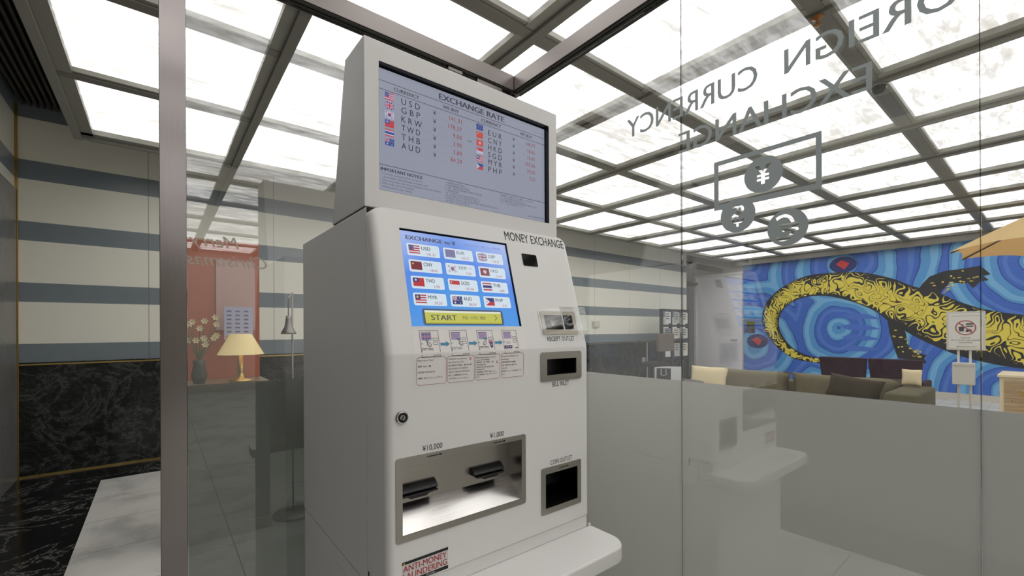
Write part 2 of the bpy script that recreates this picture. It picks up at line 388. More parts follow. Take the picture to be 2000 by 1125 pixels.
# mural wall, door leaf and corridor
MX = 11.155
b = B(); b.box((MX+.005, -7.79, 0), (MX+.25, 4.89, 3.4)); b.box((MX+.005, 4.89, 2.64), (MX+.25, 6.2, 3.4)); b.box((MX+.03, 4.89, 0), (MX+.25, 6.2, 2.64)); struct(b.build('wall_right', WALLG))
dr = struct(B().box((MX-.01, 4.92, .01), (MX+.028, 6.08, 2.62)).build('door_1', DOORP))
b = B(); b.tube((MX-.012, 5.04, 1.0), (MX-.06, 5.04, 1.0), .011); b.tube((MX-.06, 5.04, 1.0), (MX-.06, 5.17, 1.0), .010); b.build('door_handle', STEEL_H, dr, True)
b = B(); b.box((MX-.03, 6.085, 0), (MX+.03, 6.15, 2.68)); b.box((MX-.03, 4.89, 2.622), (MX+.03, 6.084, 2.68)); struct(b.build('trim_4', pbr('pale_door_frame', srgb(232, 230, 226), .4)))
struct(B().box((8.41, YW-.016, .015), (8.435, YW-.0125, .99)).build('trim_6', pbr('pale_door_frame', (1, 1, 1, 1))))
struct(B().box((9.2, 8.2, 0), (13.6, 8.4, 3.4)).build('wall_corridor', mk_brick()))
struct(B().box((10.1, YW+.26, 2.42), (11.1, 8.19, 2.5)).build('ceiling_corridor', DARKC))
struct(B().box((MX-.02, -7.79, 0), (MX, 4.88, .115)).build('baseboard_right', pbr('white_skirting_paint', srgb(206, 202, 192), .5)))
# upper dark ceiling with its slats
struct(B().box((-1.2, -8.0, 3.40), (13.6, 8.6, 3.5)).build('ceiling_dark', DARKC))
b = B()
xx = -.94
while xx < -.56:
    b.box((xx, -7.7, 3.31), (xx+.018, 5.76, 3.36)); xx += .043
struct(b.build('trim_5', SLAT))
# backlit stone ceiling
XB = [.56+1.04*i for i in range(10)]; YB = [.785-1.05*i for i in range(7, 0, -1)] + [.785, 1.835, 2.885, 3.935]
X0, X1, Y0, Y1, ZC = -.42, 10.96, -7.62, 4.99, 2.93
b = B()
for yb in YB:
    b.box((X0-.1, yb-.06, ZC), (X1+.08, yb+.06, ZC+.03), BEAM)
    b.box((X0-.1, yb-.035, ZC-.012), (X1+.08, yb+.035, ZC-.0005), BEAM2)
for xb in XB:
    b.box((xb-.06, Y0-.06, ZC-.006), (xb+.06, Y1+.1, ZC+.028), BEAM)
    b.box((xb+.002, Y0-.06, ZC-.028), (xb+.056, Y1+.1, ZC-.0065), BEAM2)
b.box((X0-.125, Y0-.06, ZC-.035), (X0-.075, Y1+.14, 3.38), BEAM); b.box((X0-.074, Y0-.06, ZC-.01), (X0, Y1+.06, ZC+.03), BEAM)
b.box((X0-.074, Y1, ZC-.01), (X1+.05, Y1+.075, ZC+.03), BEAM); b.box((X0-.074, Y1+.076, ZC-.035), (X1+.05, Y1+.125, 3.38), BEAM)
b.box((X1+.051, Y0-.06, 2.805), (X1+.10, Y1+.125, 3.38), BEAM2); b.box((X1, Y0-.06, ZC-.005), (X1+.05, Y1+.075, ZC+.03), BEAM2)
ceil = struct(b.build('ceiling'))
xe = [X0] + [v for xb in XB for v in (xb-.06, xb+.06)] + [X1]; ye = [Y0] + [v for yb in YB for v in (yb-.06, yb+.06)] + [Y1]
rear = B()
for i in range(0, len(xe), 2):
    for j in range(0, len(ye), 2):
        q = ((xe[i]-.02, ye[j]-.02, ZC+.035), (xe[i+1]+.02, ye[j+1]+.02, ZC+.05))
        if ye[j+1] < -1.4: rear.box(*q)                            # the rows far behind the camera
        else: B().box(*q).build('light_panel', ONYX, ceil)
rear = rear.build('light_panel', ONYX, ceil); rear['kind'] = 'stuff'
# ------------------------------------------------------------------ mural
mur = thing('lizard_mural', 'large wall mural of a yellow and black patterned lizard on swirling blue rings', 'mural', (MX, 1.5, .12))
B().box((MX-.004, -3.2, .117), (MX+.004, 4.885, 2.82)).build('painted_background', mk_mural(), mur)
outer = [(3.286,.533),(3.739,.588),(4.034,.761),(4.303,1.049),(4.461,1.435),(4.399,1.82),(4.182,2.106),(3.878,2.312),(3.518,2.442),(3.113,2.461),(2.642,2.431),(2.349,2.354),(2.043,2.228),(1.805,2.086),(1.43,1.922),(1.148,1.742),(.839,1.6),(.41,1.494),(-.4,1.42),(-1.3,1.5)]
inner = [(3.286,.631),(3.596,.717),(3.847,.871),(4.033,1.137),(4.1,1.388),(4.049,1.638),(3.88,1.838),(3.591,1.966),(3.247,1.985),(2.922,1.908),(2.615,1.779),(2.323,1.602),(2.128,1.4),(1.939,1.257),(1.68,1.069),(1.433,.923),(1.197,.799),(.863,.688),(.413,.599),(-.4,.52),(-1.3,.55)]
def resample(P, n):
    out = []
    def cr_(p0, p1, p2, p3, t):
        return tuple(.5*((2*p1[i])+(-p0[i]+p2[i])*t+(2*p0[i]-5*p1[i]+4*p2[i]-p3[i])*t*t+(-p0[i]+3*p1[i]-3*p2[i]+p3[i])*t**3) for i in (0, 1))
    Q = [P[0]]+P+[P[-1]]; dense = []
    for i in range(1, len(Q)-2):
        for t in range(8): dense.append(cr_(Q[i-1], Q[i], Q[i+1], Q[i+2], t/8))
    dense.append(P[-1]); L = [0]
    for i in range(1, len(dense)): L.append(L[-1]+math.dist(dense[i], dense[i-1]))
    j = 0
    for k_ in range(n+1):
        t = L[-1]*k_/n
        while j < len(L)-2 and L[j+1] < t: j += 1
        q = (t-L[j])/max(1e-9, L[j+1]-L[j]); out.append(tuple(dense[j][i]+(dense[j+1][i]-dense[j][i])*q for i in (0, 1)))
    return out
def flat_uv(name, quads, mat, parent, x):
    vs = []; fs = []; uv = []
    for q in quads:
        i = len(vs); vs += [(x, p[0], p[1]) for p, _ in q]; fs.append((i, i+1, i+2, i+3)); uv += [t for _, t in q]
    me = bpy.data.meshes.new(name); me.from_pydata(vs, [], fs); ul = me.uv_layers.new(name='UVMap')
    for i, t in enumerate(uv): ul.data[i].uv = t
    me.materials.append(mat); o = bpy.data.objects.new(name, me); COL.objects.link(o); o.parent = parent; o.matrix_parent_inverse = Matrix.Translation(-parent.location); return o
LIZ = mk_lizard(); n = 90; po, pi = resample(outer, n), resample(inner, n); quads = []
for j in range(n):
    for t in range(4):
        a0, a1 = t/4, (t+1)/4; mixp = lambda a, c, s_: tuple(a[i]+(c[i]-a[i])*s_ for i in (0, 1))
        quads.append([(mixp(po[j], pi[j], a0), (j/10, a0)), (mixp(po[j+1], pi[j+1], a0), ((j+1)/10, a0)), (mixp(po[j+1], pi[j+1], a1), ((j+1)/10, a1)), (mixp(po[j], pi[j], a1), (j/10, a1))])
flat_uv('painted_lizard_body', quads, LIZ, mur, MX-.0062)
LIMB = pbr('dark_lizard_limb_paint', srgb(30, 30, 36), .5); YEL = pbr('yellow_mural_paint', srgb(228, 206, 90), .5); REDP = pbr('red_mural_paint', srgb(214, 52, 48), .5); NAVY = pbr('navy_mural_paint', srgb(28, 38, 110), .5); MID = pbr('sky_blue_mural_paint', srgb(74, 140, 212), .5)
sm = lambda x: (lambda y, z, d=0: (MX-x-d, y, z))
for nm, P in (('painted_upper_arm', [(1.70,2.02),(1.651,2.107),(1.551,2.234),(1.356,2.315),(1.101,2.336),(.901,2.362),(.78,2.20),(.87,2.18),(.80,2.10),(.9,2.09),(.99,1.973),(1.057,2.074),(1.286,2.094),(1.381,1.969),(1.42,1.85)]),
              ('painted_lower_leg', [(2.16,1.45),(2.128,1.186),(2.061,.904),(2.008,.712),(1.682,.608),(1.594,.63),(1.631,.713),(1.593,.782),(1.757,.81),(1.861,.944),(1.886,1.187),(1.93,1.30)])):
    b = B(); poly(b, sm(.0050), P, LIMB)
    rr = random.Random(3); cy_, cz_ = sum(p[0] for p in P)/len(P), sum(p[1] for p in P)/len(P)
    for q in range(26):
        p = P[rr.randrange(len(P))]; t = rr.uniform(.2, .75); y_ = p[0]+(cy_-p[0])*t; z_ = p[1]+(cz_-p[1])*t
        disc(b, sm(.0056), y_, z_, rr.uniform(.012, .035), YEL, n=7, ry=rr.uniform(.008, .018))
    b.build(nm, None, mur)
for y_, z_ in ((2.873, 2.607), (4.565, .981)):
    b = B(); disc(b, sm(.0048), y_, z_, .24, NAVY, n=20, ry=.17); poly(b, sm(.0056), [(y_+.12, z_+.02), (y_+.03, z_+.10), (y_-.11, z_+.02), (y_-.02, z_-.10)], REDP); b.build('painted_red_spot', None, mur)
b = B()
for y_, z_, r_, a_ in ((3.2, 1.3, .55, 10), (2.6, 1.55, .30, 40)): pass
for k_ in range(4):
    P = [(2.95-.03*k_, 1.55-.22*k_), (2.75, 1.60-.22*k_), (2.45, 1.56-.22*k_), (2.25, 1.46-.2*k_), (2.5, 1.47-.22*k_), (2.8, 1.47-.22*k_)]
    poly(b, sm(.0048), P, pbr('violet_blue_mural_paint', srgb(72, 116, 210), .5))
b.build('painted_blue_blades', None, mur)
# intercom and light switch beside the door
tag(B().box((MX-.035, 4.62, 1.18), (MX-.006, 4.80, 1.45)).build('intercom_panel', pbr('dark_grey_plastic', srgb(52, 54, 62), .4), bevel=.004), 'small dark grey wall panel on the blue mural left of the lizard tail', 'wall panel')
o = tag(B().box((6.62, YW-.04, 1.32), (6.80, YW-.0005, 1.44)).build('switch_box', pbr('beige_plastic', srgb(196, 192, 178), .5), bevel=.004), 'beige switch box on the cream striped wall right of the machine', 'switch')
B().box((6.655, YW-.05, 1.34), (6.70, YW-.041, 1.42)).build('rocker', pbr('pale_plastic', srgb(222, 220, 208), .4), o); B().box((6.72, YW-.05, 1.34), (6.765, YW-.041, 1.42)).build('rocker', pbr('pale_plastic', srgb(222, 220, 208), .4), o)
o = tag(B().box((8.24, YW-.024, .50), (8.34, YW-.0125, .66)).build('wall_socket', pbr('pale_plastic', (1,1,1,1))), 'white wall socket on the dark green marble dado', 'socket')
for z_ in (.595, .535): B().box((8.275, YW-.026, z_), (8.30, YW-.0245, z_+.03)).build('outlet_hole', MATT, o)
# ================================================================== GLASS ENCLOSURE
fr = thing('glass_partition_frame', 'brushed stainless steel header frame and posts around the glass enclosure', 'partition frame', (1.34, 1.65, 0))
B().box((.0, 1.645, 2.445), (1.333, 1.697, 2.515)).build('left_header', STEEL_H, fr, bevel=.0015)
B().box((1.335, -1.6, 2.445), (1.390, 1.697, 2.515)).build('right_header', STEEL_H, fr, bevel=.0015)
GROOVE = pbr('dark_glazing_channel', srgb(48, 47, 43), .5, .6)
for y0, y1 in ((1.649, 1.662), (1.668, 1.680), (1.692, 1.6965)): B().box((.068, y0, 2.4395), (1.33, y1, 2.4448)).build('left_glazing_channel', GROOVE, fr)
for x0, x1 in ((1.340, 1.350), (1.355, 1.364), (1.374, 1.388)): B().box((x0, -1.6, 2.4395), (x1, 1.66, 2.4448)).build('right_glazing_channel', GROOVE, fr)
B().box((.002, 1.648, 0), (.066, 1.712, 2.444)).build('post', STEEL_V, fr, bevel=.0015)
bb = B(); bb.box((1.318, 1.664, 0), (1.364, 1.712, 2.4385)); bb.build('corner_post', STEEL_V, fr, bevel=.0015)
bb = B(); bb.box((.068, 1.66, 0), (1.317, 1.70, .03)); bb.build('left_floor_channel', GROOVE, fr)
bb = B(); bb.box((1.345, -1.6, 0), (1.385, 1.66, .03)); bb.build('right_floor_channel', GROOVE, fr)
# small fittings between header and kiosk
for x0, x1, zz in ((1.13, 1.27, 2.418), (.98, 1.05, 2.425)): B().box((x0, 1.655, zz), (x1, 1.667, 2.4390)).build('header_clip', STEEL_H, fr)
lg = tag(B().box((.068, 1.682, .031), (1.317, 1.690, 2.4385)).build('glass_pane', GLASS), 'clear glass pane behind the machine, between the steel post and the corner', 'glass pane')
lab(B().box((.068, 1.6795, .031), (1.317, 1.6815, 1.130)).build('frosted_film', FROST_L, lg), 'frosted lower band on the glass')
jl = [(-1.6, .1092, 'clear glass pane at the right edge of the photo, nearest the camera'), (.1108, .7967, 'middle clear glass pane carrying the banknote and coin symbols'), (.7983, 1.66, 'clear glass pane right of the machine, next to the corner of the enclosure')]
for y0, y1, lb in jl:
    g_ = tag(B().box((1.365, y0, .031), (1.372, y1, 2.4385)).build('glass_pane', GLASS), lb, 'glass pane')
for g_ in [o for o in COL.objects if o.name.startswith('glass_pane') and o is not lg]:
    ys = [v.co.y for v in g_.data.vertices]
    lab(B().box((1.3625, min(ys), .031), (1.3645, max(ys), 1.124)).build('frosted_film', FROST, g_), 'frosted lower band on the glass')
kj = N('silicone_seal'); JOINT = kj.done(kj.n('ShaderNodeMixShader', {0: .45, 1: kj.n('ShaderNodeBsdfTransparent').outputs[0], 2: kj.n('ShaderNodeBsdfDiffuse', {0: srgb(40, 42, 42)}).outputs[0]}))
for yj in (.1100, .7975): B().box((1.3620, yj-.0007, .031), (1.3725, yj+.0007, 2.4385)).build('silicone_joint', JOINT, fr)
# ------------------------------------------------------------------ lettering and symbols on the glass
from mathutils.geometry import delaunay_2d_cdt
ws = thing('window_lettering', 'grey vinyl sign FOREIGN CURRENCY EXCHANGE with banknote and coins, seen mirrored from behind the glass', 'sign', (1.3615, .55, 1.8))
b = B(); put_text(b, 'FOREIGN', s_glass, .093, 1.996, .068, width=.384, mat=VINYL, bold=.014); b.build('sign_text', None, ws)
b = B(); put_text(b, 'CURRENCY', s_glass, .548, 1.996, .068, width=.451, mat=VINYL, bold=.014); b.build('sign_text', None, ws)
b = B(); put_text(b, 'EXCHANGE', s_glass, .288, 1.876, .068, width=.506, mat=VINYL, bold=.014); b.build('sign_text', None, ws)
b = B(); b.ring([(.391, 1.662), (.675, 1.662), (.675, 1.811), (.391, 1.811)], [(.404, 1.678), (.6615, 1.678), (.6615, 1.798), (.404, 1.798)], s_glass, .0002, .0008, VINYL); b.build('banknote_outline', None, ws)
def coin(ch, cy_, cz_, r_, gs, bold):
    if ch == '¥':
        vs = [(0,0),(.13,0),(.13,.16),(0,.16), (-.14,.13),(.27,.13),(.27,.21),(-.14,.21), (-.14,.28),(.27,.28),(.27,.36),(-.14,.36), (0,.16),(.13,.16),(.13,.40),(0,.40), (0,.40),(.13,.34),(-.07,.70),(-.22,.70), (0,.34),(.13,.40),(.35,.70),(.20,.70)]
        fs = [tuple(range(q, q+4)) for q in range(0, 24, 4)]; wd = .13
    else: vs, fs, wd = text_mesh(ch, bold)
    ys = [v[1] for v in vs]; my = (min(ys)+max(ys))/2
    ec = {}
    for f_ in fs:
        for j in range(len(f_)):
            e = tuple(sorted((f_[j], f_[(j+1) % len(f_)]))); ec[e] = ec.get(e, 0)+1
    pts = [Vector(((v[0]-wd/2)*gs, (v[1]-my)*gs)) for v in vs]; ed = [e for e, c_ in ec.items() if c_ == 1]; n0 = len(pts); n_ = 48
    pts += [Vector((r_*math.cos(2*math.pi*j/n_), r_*math.sin(2*math.pi*j/n_))) for j in range(n_)]; ed += [(n0+j, n0+(j+1) % n_) for j in range(n_)]
    V, _, Fc, *_r = delaunay_2d_cdt(pts, ed, [], 1, 1e-7)
    b = B(); G = [[pts[i] for i in f_] for f_ in fs]
    def inside(p, P):
        c_ = False
        for a, q in zip(P, P[1:]+P[:1]):
            if (a[1] > p[1]) != (q[1] > p[1]) and p[0] < (q[0]-a[0])*(p[1]-a[1])/(q[1]-a[1])+a[0]: c_ = not c_
        return c_
    for f_ in Fc:
        ce = sum((V[i] for i in f_), Vector((0, 0)))/len(f_)
        if any(inside(ce, P) for P in G): continue
        poly(b, s_glass, [(cy_+V[i][0], cz_+V[i][1]) for i in f_], VINYL, .0012)
    return b
for ch, cy_, cz_, r_, gs, bo in (('¥', .5335, 1.737, .0515, .078, .03), ('$', .6045, 1.635, .0505, .084, .0), ('€', .472, 1.575, .0505, .098, .0)):
    lab(coin(ch, cy_, cz_, r_, gs, bo).build('coin_symbol', None, ws), {'¥': 'coin with yen sign', '$': 'coin with dollar sign', '€': 'coin with euro sign'}[ch])
# seasonal greeting lettering on the left glass
def s_left(x, z, d=0): return (x, 1.6812-d, z)
GREET = pbr('pale_greeting_vinyl', srgb(196, 186, 172), .7)
gl = thing('greeting_lettering', 'pale slanted Merry Christmas lettering, mirrored, on the glass right of the steel post', 'lettering', (.17, 1.68, 1.55))
def s_left_m(x, z, d=0): return (-x, 1.6805-d, z)
b = B(); put_text(b, 'Merry', s_left_m, -.205, 1.565, .036, mat=GREET, shear=.35); b.build('greeting_word', None, gl)
b = B(); put_text(b, 'Christmas', s_left_m, -.285, 1.505, .038, mat=GREET, shear=.35); b.build('greeting_word', None, gl)

# ================================================================== MONEY EXCHANGE MACHINE
XL, XR = .367, .985
XT_ = .9795
kio = thing('money_exchange_machine', 'tall off-white foreign currency exchange machine with touch screen and rate display above', 'money exchange machine', ((XL+XR)/2, 1.25, 0))
B().box((XL, .9905, .7225), (XR, 1.547, 1.579)).build('body', PAINT, kio, bevel=.002)
bb = B(); bb.box((XL+.0025, .984, .7230), (XR-.0025, .9904, 1.578)); bb.box((XL+.0025, .999, 1.5792), (XT_-.0025, 1.23, 1.5828)); bb.box((XL+.003, .886, .7518), (XR-.003, .983, .7553)); bb.build('door_gasket', MATT, kio)
ped = B().box((XL+.001, .862, 0), (XR-.001, 1.547, .672)).box((XL+.001, .95, .671), (XR-.001, 1.547, .7195)).build('pedestal', PAINT, kio, bevel=.004)
bb = B(); line(bb, lambda x, z, d=0: (x, .862-d, z), [(XL+.03, .03), (XR-.03, .03), (XR-.03, .64), (XL+.03, .64)], .003, MATT, .0005, True); bb.build('door_gap', None, ped)
# moulded front door with openings
R_ = .018; XD = XR; XR = .9905; holes = [('v', .8182, .9323, 1.174, 1.2174), ('v', .4003, .7282, .8628, 1.0155), ('v', .8122, .9365, .8142, .9068), ('s', .4325, .7455, .0695, .3060), ('s', .8295, .941, .0594, .1020)]
SMAX = .352; ZB = .7550
xs = sorted({XL+R_, XR-R_} | {h[1] for h in holes} | {h[2] for h in holes})
rows = [('v', z) for z in sorted({ZB, 1.2435} | {h[3] for h in holes if h[0] == 'v'} | {h[4] for h in holes if h[0] == 'v'})]
rows += [('c', 1.2455), ('c', 1.2475), ('c', 1.2490)]
rows += [('s', s_) for s_ in sorted({.0108, SMAX-.022, SMAX-.016, SMAX-.010, SMAX-.005, SMAX-.002, SMAX-.0005, SMAX} | {h[3] for h in holes if h[0] == 's'} | {h[4] for h in holes if h[0] == 's'})]
def row_pt(rw, x, d):
    if rw[0] == 'v': return s_vert(x, rw[1], d)
    if rw[0] == 's': return s_slope(x, rw[1], d)
    t = {1.2455: .25, 1.2475: .5, 1.2490: .78}[rw[1]]; a, c_ = Vector(s_vert(x, 1.2435, d)), Vector(s_slope(x, .0108, d)); mid = Vector(s_vert(x, 1.2472, d))
    return tuple((1-t)**2*a+2*t*(1-t)*mid+t*t*c_)
def inset(rw):
    if rw[0] == 's' and rw[1] > SMAX-.022: q = rw[1]-(SMAX-.022); return .022-math.sqrt(max(0, .022**2-q*q))
    return 0
me_v, me_f = [], []
grid = []
ARC = [math.radians(a) for a in (90, 75, 60, 45, 30, 15)]
for rw in rows:
    ins = inset(rw); L_ = []
    zz = row_pt(rw, 0, 0)[2]
    L_.append((XL+ins, .9868, zz))
    for a in ARC: L_.append(row_pt(rw, XL+ins+R_-R_*math.sin(a), -R_*(1-math.cos(a))))
    for x in xs: L_.append(row_pt(rw, x+(ins if x == xs[0] else -ins if x == xs[-1] else 0), 0))
    for a in ARC[::-1]: L_.append(row_pt(rw, XR-ins-R_+R_*math.sin(a), -R_*(1-math.cos(a))))
    L_.append((XR-ins, .9868, zz)); grid.append(L_)
nc = len(grid[0]); off = 1+len(ARC)
for L_ in grid: me_v += L_
for i in range(len(grid)-1):
    for j in range(nc-1):
        cj = j-off
        if 0 <= cj < len(xs)-1 and rows[i][0] == rows[i+1][0] and rows[i][0] in 'vs':
            xm = (xs[cj]+xs[cj+1])/2; pm = (rows[i][1]+rows[i+1][1])/2
            if any(h[0] == rows[i][0] and h[1] < xm < h[2] and h[3] < pm < h[4] for h in holes): continue
        a = i*nc+j; me_f.append((a, a+1, a+nc+1, a+nc))
for i in (0, len(grid)-1):                                        # bottom and top return faces
    base = len(me_v)
    for p in grid[i]: me_v.append((p[0], .9868, p[2]))
    for j in range(nc-1): a = i*nc+j; me_f.append((a, a+1, base+j+1, base+j))
b = B(); b.v = me_v; b.f = me_f; b.m = [0]*len(me_f)
door = lab(b.build('front_door', PAINT, kio, smooth=True), 'front door, slanted above and upright below')
XR = XD
md = door.modifiers.new('es', 'EDGE_SPLIT'); md.split_angle = math.radians(50)
B().box((XL+.002, .880, .7170), (XR-.002, .983, .7515)).build('lower_front_strip', PAINT, kio, bevel=.002)
# recess interiors
def recess(name, surf, x0, x1, y0, y1, dep, mat, parent, wallmat=None, floor_up=0, eps=.0):
    b = B(); wm = wallmat or mat
    A = [surf(x0, y0, 0), surf(x1, y0, 0), surf(x1, y1, 0), surf(x0, y1, 0)]; D = [surf(x0, y0+floor_up, -dep), surf(x1, y0+floor_up, -dep), surf(x1, y1, -dep), surf(x0, y1, -dep)]
    b.face(D, mat)
    for j in range(4): b.face([A[j], A[(j+1) % 4], D[(j+1) % 4], D[j]], wm)
    return b.build(name, None, parent)
# payout tray
tray = thing('x', 'x', 'x'); bpy.data.objects.remove(tray)
trb = B(); trb.ring(rrect(.3855, .8485, .742, 1.0278, .006), rrect(.4003, .8628, .7282, 1.0155, .0015), s_vert, 0, .0022, STEEL_K)
tray = lab(trb.build('banknote_outlet', None, kio), 'wide brushed steel banknote outlet')
recess('outlet_interior', s_vert, .4003, .7282, .8628, 1.0155, .055, STEEL_K, tray, STEEL_B, .046)
for x0, x1, z0 in ((.404, .506, .945), (.606, .700, .9465)):
    b = B(); P = [(.931, z0+.007), (.926, z0+.0072), (.919, z0+.003), (.913, z0-.003), (.910, z0-.007), (.9095, z0-.010), (.914, z0-.012), (.931, z0-.012)]
    b.prism(P, lambda y_, z_, d: (d, y_, z_), x0, x1, BLACK)
    xm = (x0+x1)/2; b.prism([(x0+.004, z0-.0125), (x1-.002, z0-.0125), (x1-.004, z0-.0165), (xm+.026, z0-.0175), (xm+.018, z0-.022), (xm-.020, z0-.022), (xm-.028, z0-.0175), (x0+.006, z0-.0165)], lambda x, z, d: (x, .918-d, z), 0, .014, BLACK)
    b.build('note_dispenser', None, tray, bevel=.002)
VENT = pbr('black_vent_slots', (.004, .004, .004, 1), .9)
for x0, z0, par in ((.4577, 1.0205, tray), (.6372, 1.0207, tray), (.862, .9152, None)):
    b = B()
    for j in range(8): poly(b, s_vert, [(x0+j*.0042, z0-.0012), (x0+.003+j*.0042, z0-.0012), (x0+.0042+j*.0042, z0+.0016), (x0+.0012+j*.0042, z0+.0016)], VENT, .0024)
    rect(b, s_vert, x0+.032, z0-.0014, x0+.037, z0+.0018, VENT, .0024)
    if par: b.build('indicator_slots', None, par)
    else: cslots = b
cb = B(); cb.ring(rrect(.797, .7985, .9515, .9242, .005), rrect(.8122, .8142, .9365, .9068, .0015), s_vert, 0, .0022, STEEL_K)
co = lab(cb.build('coin_outlet', None, kio), 'square steel coin outlet with dark opening'); cslots.build('indicator_slots', None, co)
recess('outlet_interior', s_vert, .8122, .9365, .8142, .9068, .07, BLACK, co, pbr('dark_steel', (.03, .03, .03, 1), .3, 1), .03)
bb = B(); bb.ring(rrect(.796, 1.1573, .954, 1.2368, .008), rrect(.8182, 1.174, .9323, 1.2174, .001), s_vert, 0, .0035, STEEL_K)
bi = lab(bb.build('bill_inlet', None, kio), 'grey metal bill inlet with black slot')
recess('inlet_interior', s_vert, .8182, .9323, 1.174, 1.2174, .05, BLACK, bi, BLACK)
BEIGE = pbr('beige_plastic_bezel', srgb(196, 184, 170), .4)
bb = B(); bb.ring(rrect(.8180, .0455, .9545, .1125, .003), rrect(.8295, .0594, .941, .1020, .001), s_slope, 0, .003, BEIGE)
ro = lab(bb.build('receipt_outlet', None, kio), 'beige framed receipt outlet behind a clear cover')
recess('outlet_interior', s_slope, .8295, .941, .0594, .1020, .03, STEEL_K, ro, pbr('dark_steel', (.03, .03, .03, 1), .3, 1), .02)
for x_ in (.850, .925): b = B(); disc(b, s_slope, x_, .078, .018, BLACK, -.012, 18); b.build('feed_roller', None, ro)
# clear receipt cover
AE = pbr('acrylic_edge', (.80, .81, .80, 1), .15)
b = B(); x0, x1, s0, s1, dp = .812, .966, .028, .1165, .034
poly(b, s_slope, [(x0+.055, s0+.02), (x1, s0+.02), (x1, s1), (x0+.055, s1)], ACR, dp)
b.face([s_slope(x0, s0+.016, .001), s_slope(x0+.055, s0+.02, dp), s_slope(x0+.055, s1, dp), s_slope(x0, s1, .001)], ACR)
b.face([s_slope(x1, s0, .001), s_slope(x1, s0+.02, dp), s_slope(x1, s1, dp), s_slope(x1, s1, .001)], ACR)
b.face([s_slope(x0, s1, .001), s_slope(x0+.055, s1, dp), s_slope(x1, s1, dp), s_slope(x1, s1, .001)], ACR)
cov = lab(b.build('clear_cover', None, ro), 'clear acrylic cover over the receipt outlet')
b = B(); e_ = .0005
for p, q in (((x0, s0+.016, .001), (x0, s1, .001)), ((x0+.055, s0+.02, dp), (x0+.055, s1, dp)), ((x1, s0+.02, dp), (x1, s1, dp)), ((x0, s1, .001), (x0+.055, s1, dp)), ((x0+.055, s1, dp), (x1, s1, dp)), ((x1, s1, dp), (x1, s1, .001)), ((x0, s0+.016, .001), (x0+.055, s0+.02, dp)), ((x0+.055, s0+.02, dp), (x1, s0+.02, dp)), ((x1, s0, .001), (x1, s0+.02, dp))):
    b.tube(s_slope(*p), s_slope(*q), e_, 6, AE)
b.tube(s_slope(x0+.055, s0+.02, dp), s_slope(x0+.055, s1, dp), .0019, 8, AE)
b.build('cover_edge', None, cov)
# sensor window, lock
b = B(); b.prism(rrect(.7925, .2452, .8475, .2818, .004), s_slope, -.001, .0012, pbr('black_glass', (.004, .004, .005, 1), .08, spec=.15)); b.build('sensor_window', None, kio)
b = B(); b.ring(rrect(.7905, .2435, .8495, .2835, .005), rrect(.7925, .2452, .8475, .2818, .004), s_slope, 0, .0008, PAINT); b.build('sensor_window_rim', None, kio)
CH = pbr('chrome', (.55, .55, .55, 1), .12, 1)
lk = B().lathe([(.0142, -.002), (.0142, .003), (.0128, .0055), (.0105, .006), (.0100, .004), (.0065, .004), (.006, .0065)], (.3998, YF, 1.1144), 32, CH, 'y')
for i, v in enumerate(lk.v): lk.v[i] = (v[0], 2*YF-v[1], v[2])
lk = lab(lk.build('lock', None, kio, smooth=False), 'round chrome key lock')
b = B(); b.prism([(.3965, 1.109), (.3985, 1.109), (.4025, 1.119), (.4005, 1.119)], s_vert, .0064, .0075, BLACK); b.build('keyhole', None, lk)
b = B(); b.lathe([(.0095, -.001), (.0102, .0045)], (.3998, YF, 1.1144), 24, pbr('dark_lock_face', (.03, .03, .03, 1), .3, 1), 'y')
for i, v in enumerate(b.v): b.v[i] = (v[0], 2*YF-v[1], v[2])
b.build('lock_face', None, lk)
# printed lettering on the paint
b = B(); put_text(b, 'MONEY EXCHANGE', s_slope, .7440, .3172, .0262, width=.2270, mat=INK, bold=.006); b.build('machine_title', None, kio)
b = B(); put_text(b, 'RECEIPT OUTLET', s_slope, .829, .0272, .0128, width=.106, mat=INK); b.build('receipt_outlet_text', None, kio)
b = B(); put_text(b, 'BILL INLET', s_vert, .8407, 1.1415, .0132, width=.064, mat=INK); b.build('bill_inlet_text', None, kio)
b = B(); put_text(b, 'COIN OUTLET', s_vert, .8316, .9285, .0130, width=.084, mat=INK); b.build('coin_outlet_text', None, kio)
b = B(); put_text(b, '¥10,000', s_vert, .4479, 1.0335, .0125, width=.0495, mat=INK); b.build('amount_text', None, kio)
b = B(); put_text(b, '¥1,000', s_vert, .6295, 1.0335, .0125, width=.0425, mat=INK); b.build('amount_text', None, kio)
# warning sticker
WHITE_S = pbr('white_label', srgb(214, 212, 210), .4); RED_S = pbr('red_print', srgb(178, 24, 34), .45)
b = B(); rect(b, s_vert, .3992, .7580, .5107, .8062, WHITE_S, .0004); rect(b, s_vert, .3992, .8, .5107, .8062, INK, .0006); rect(b, s_vert, .3992, .7580, .5107, .7655, INK, .0006)
poly(b, s_vert, [(.4015, .8008), (.4065, .8008), (.404, .8052)], pbr('yellow_print', srgb(220, 190, 40), .5), .0008)
put_text(b, 'ANTI-MONEY', s_vert, .4015, .7845, .0132, width=.105, mat=RED_S, d=.0008, bold=.012); put_text(b, 'LAUNDERING', s_vert, .4015, .7680, .0132, width=.106, mat=RED_S, d=.0008, bold=.012)
put_text(b, 'FOR JAPAN', s_vert, .455, .7600, .0034, width=.022, mat=WHITE_S, d=.0008)
lab(b.build('warning_sticker', None, kio), 'anti-money laundering warning sticker')
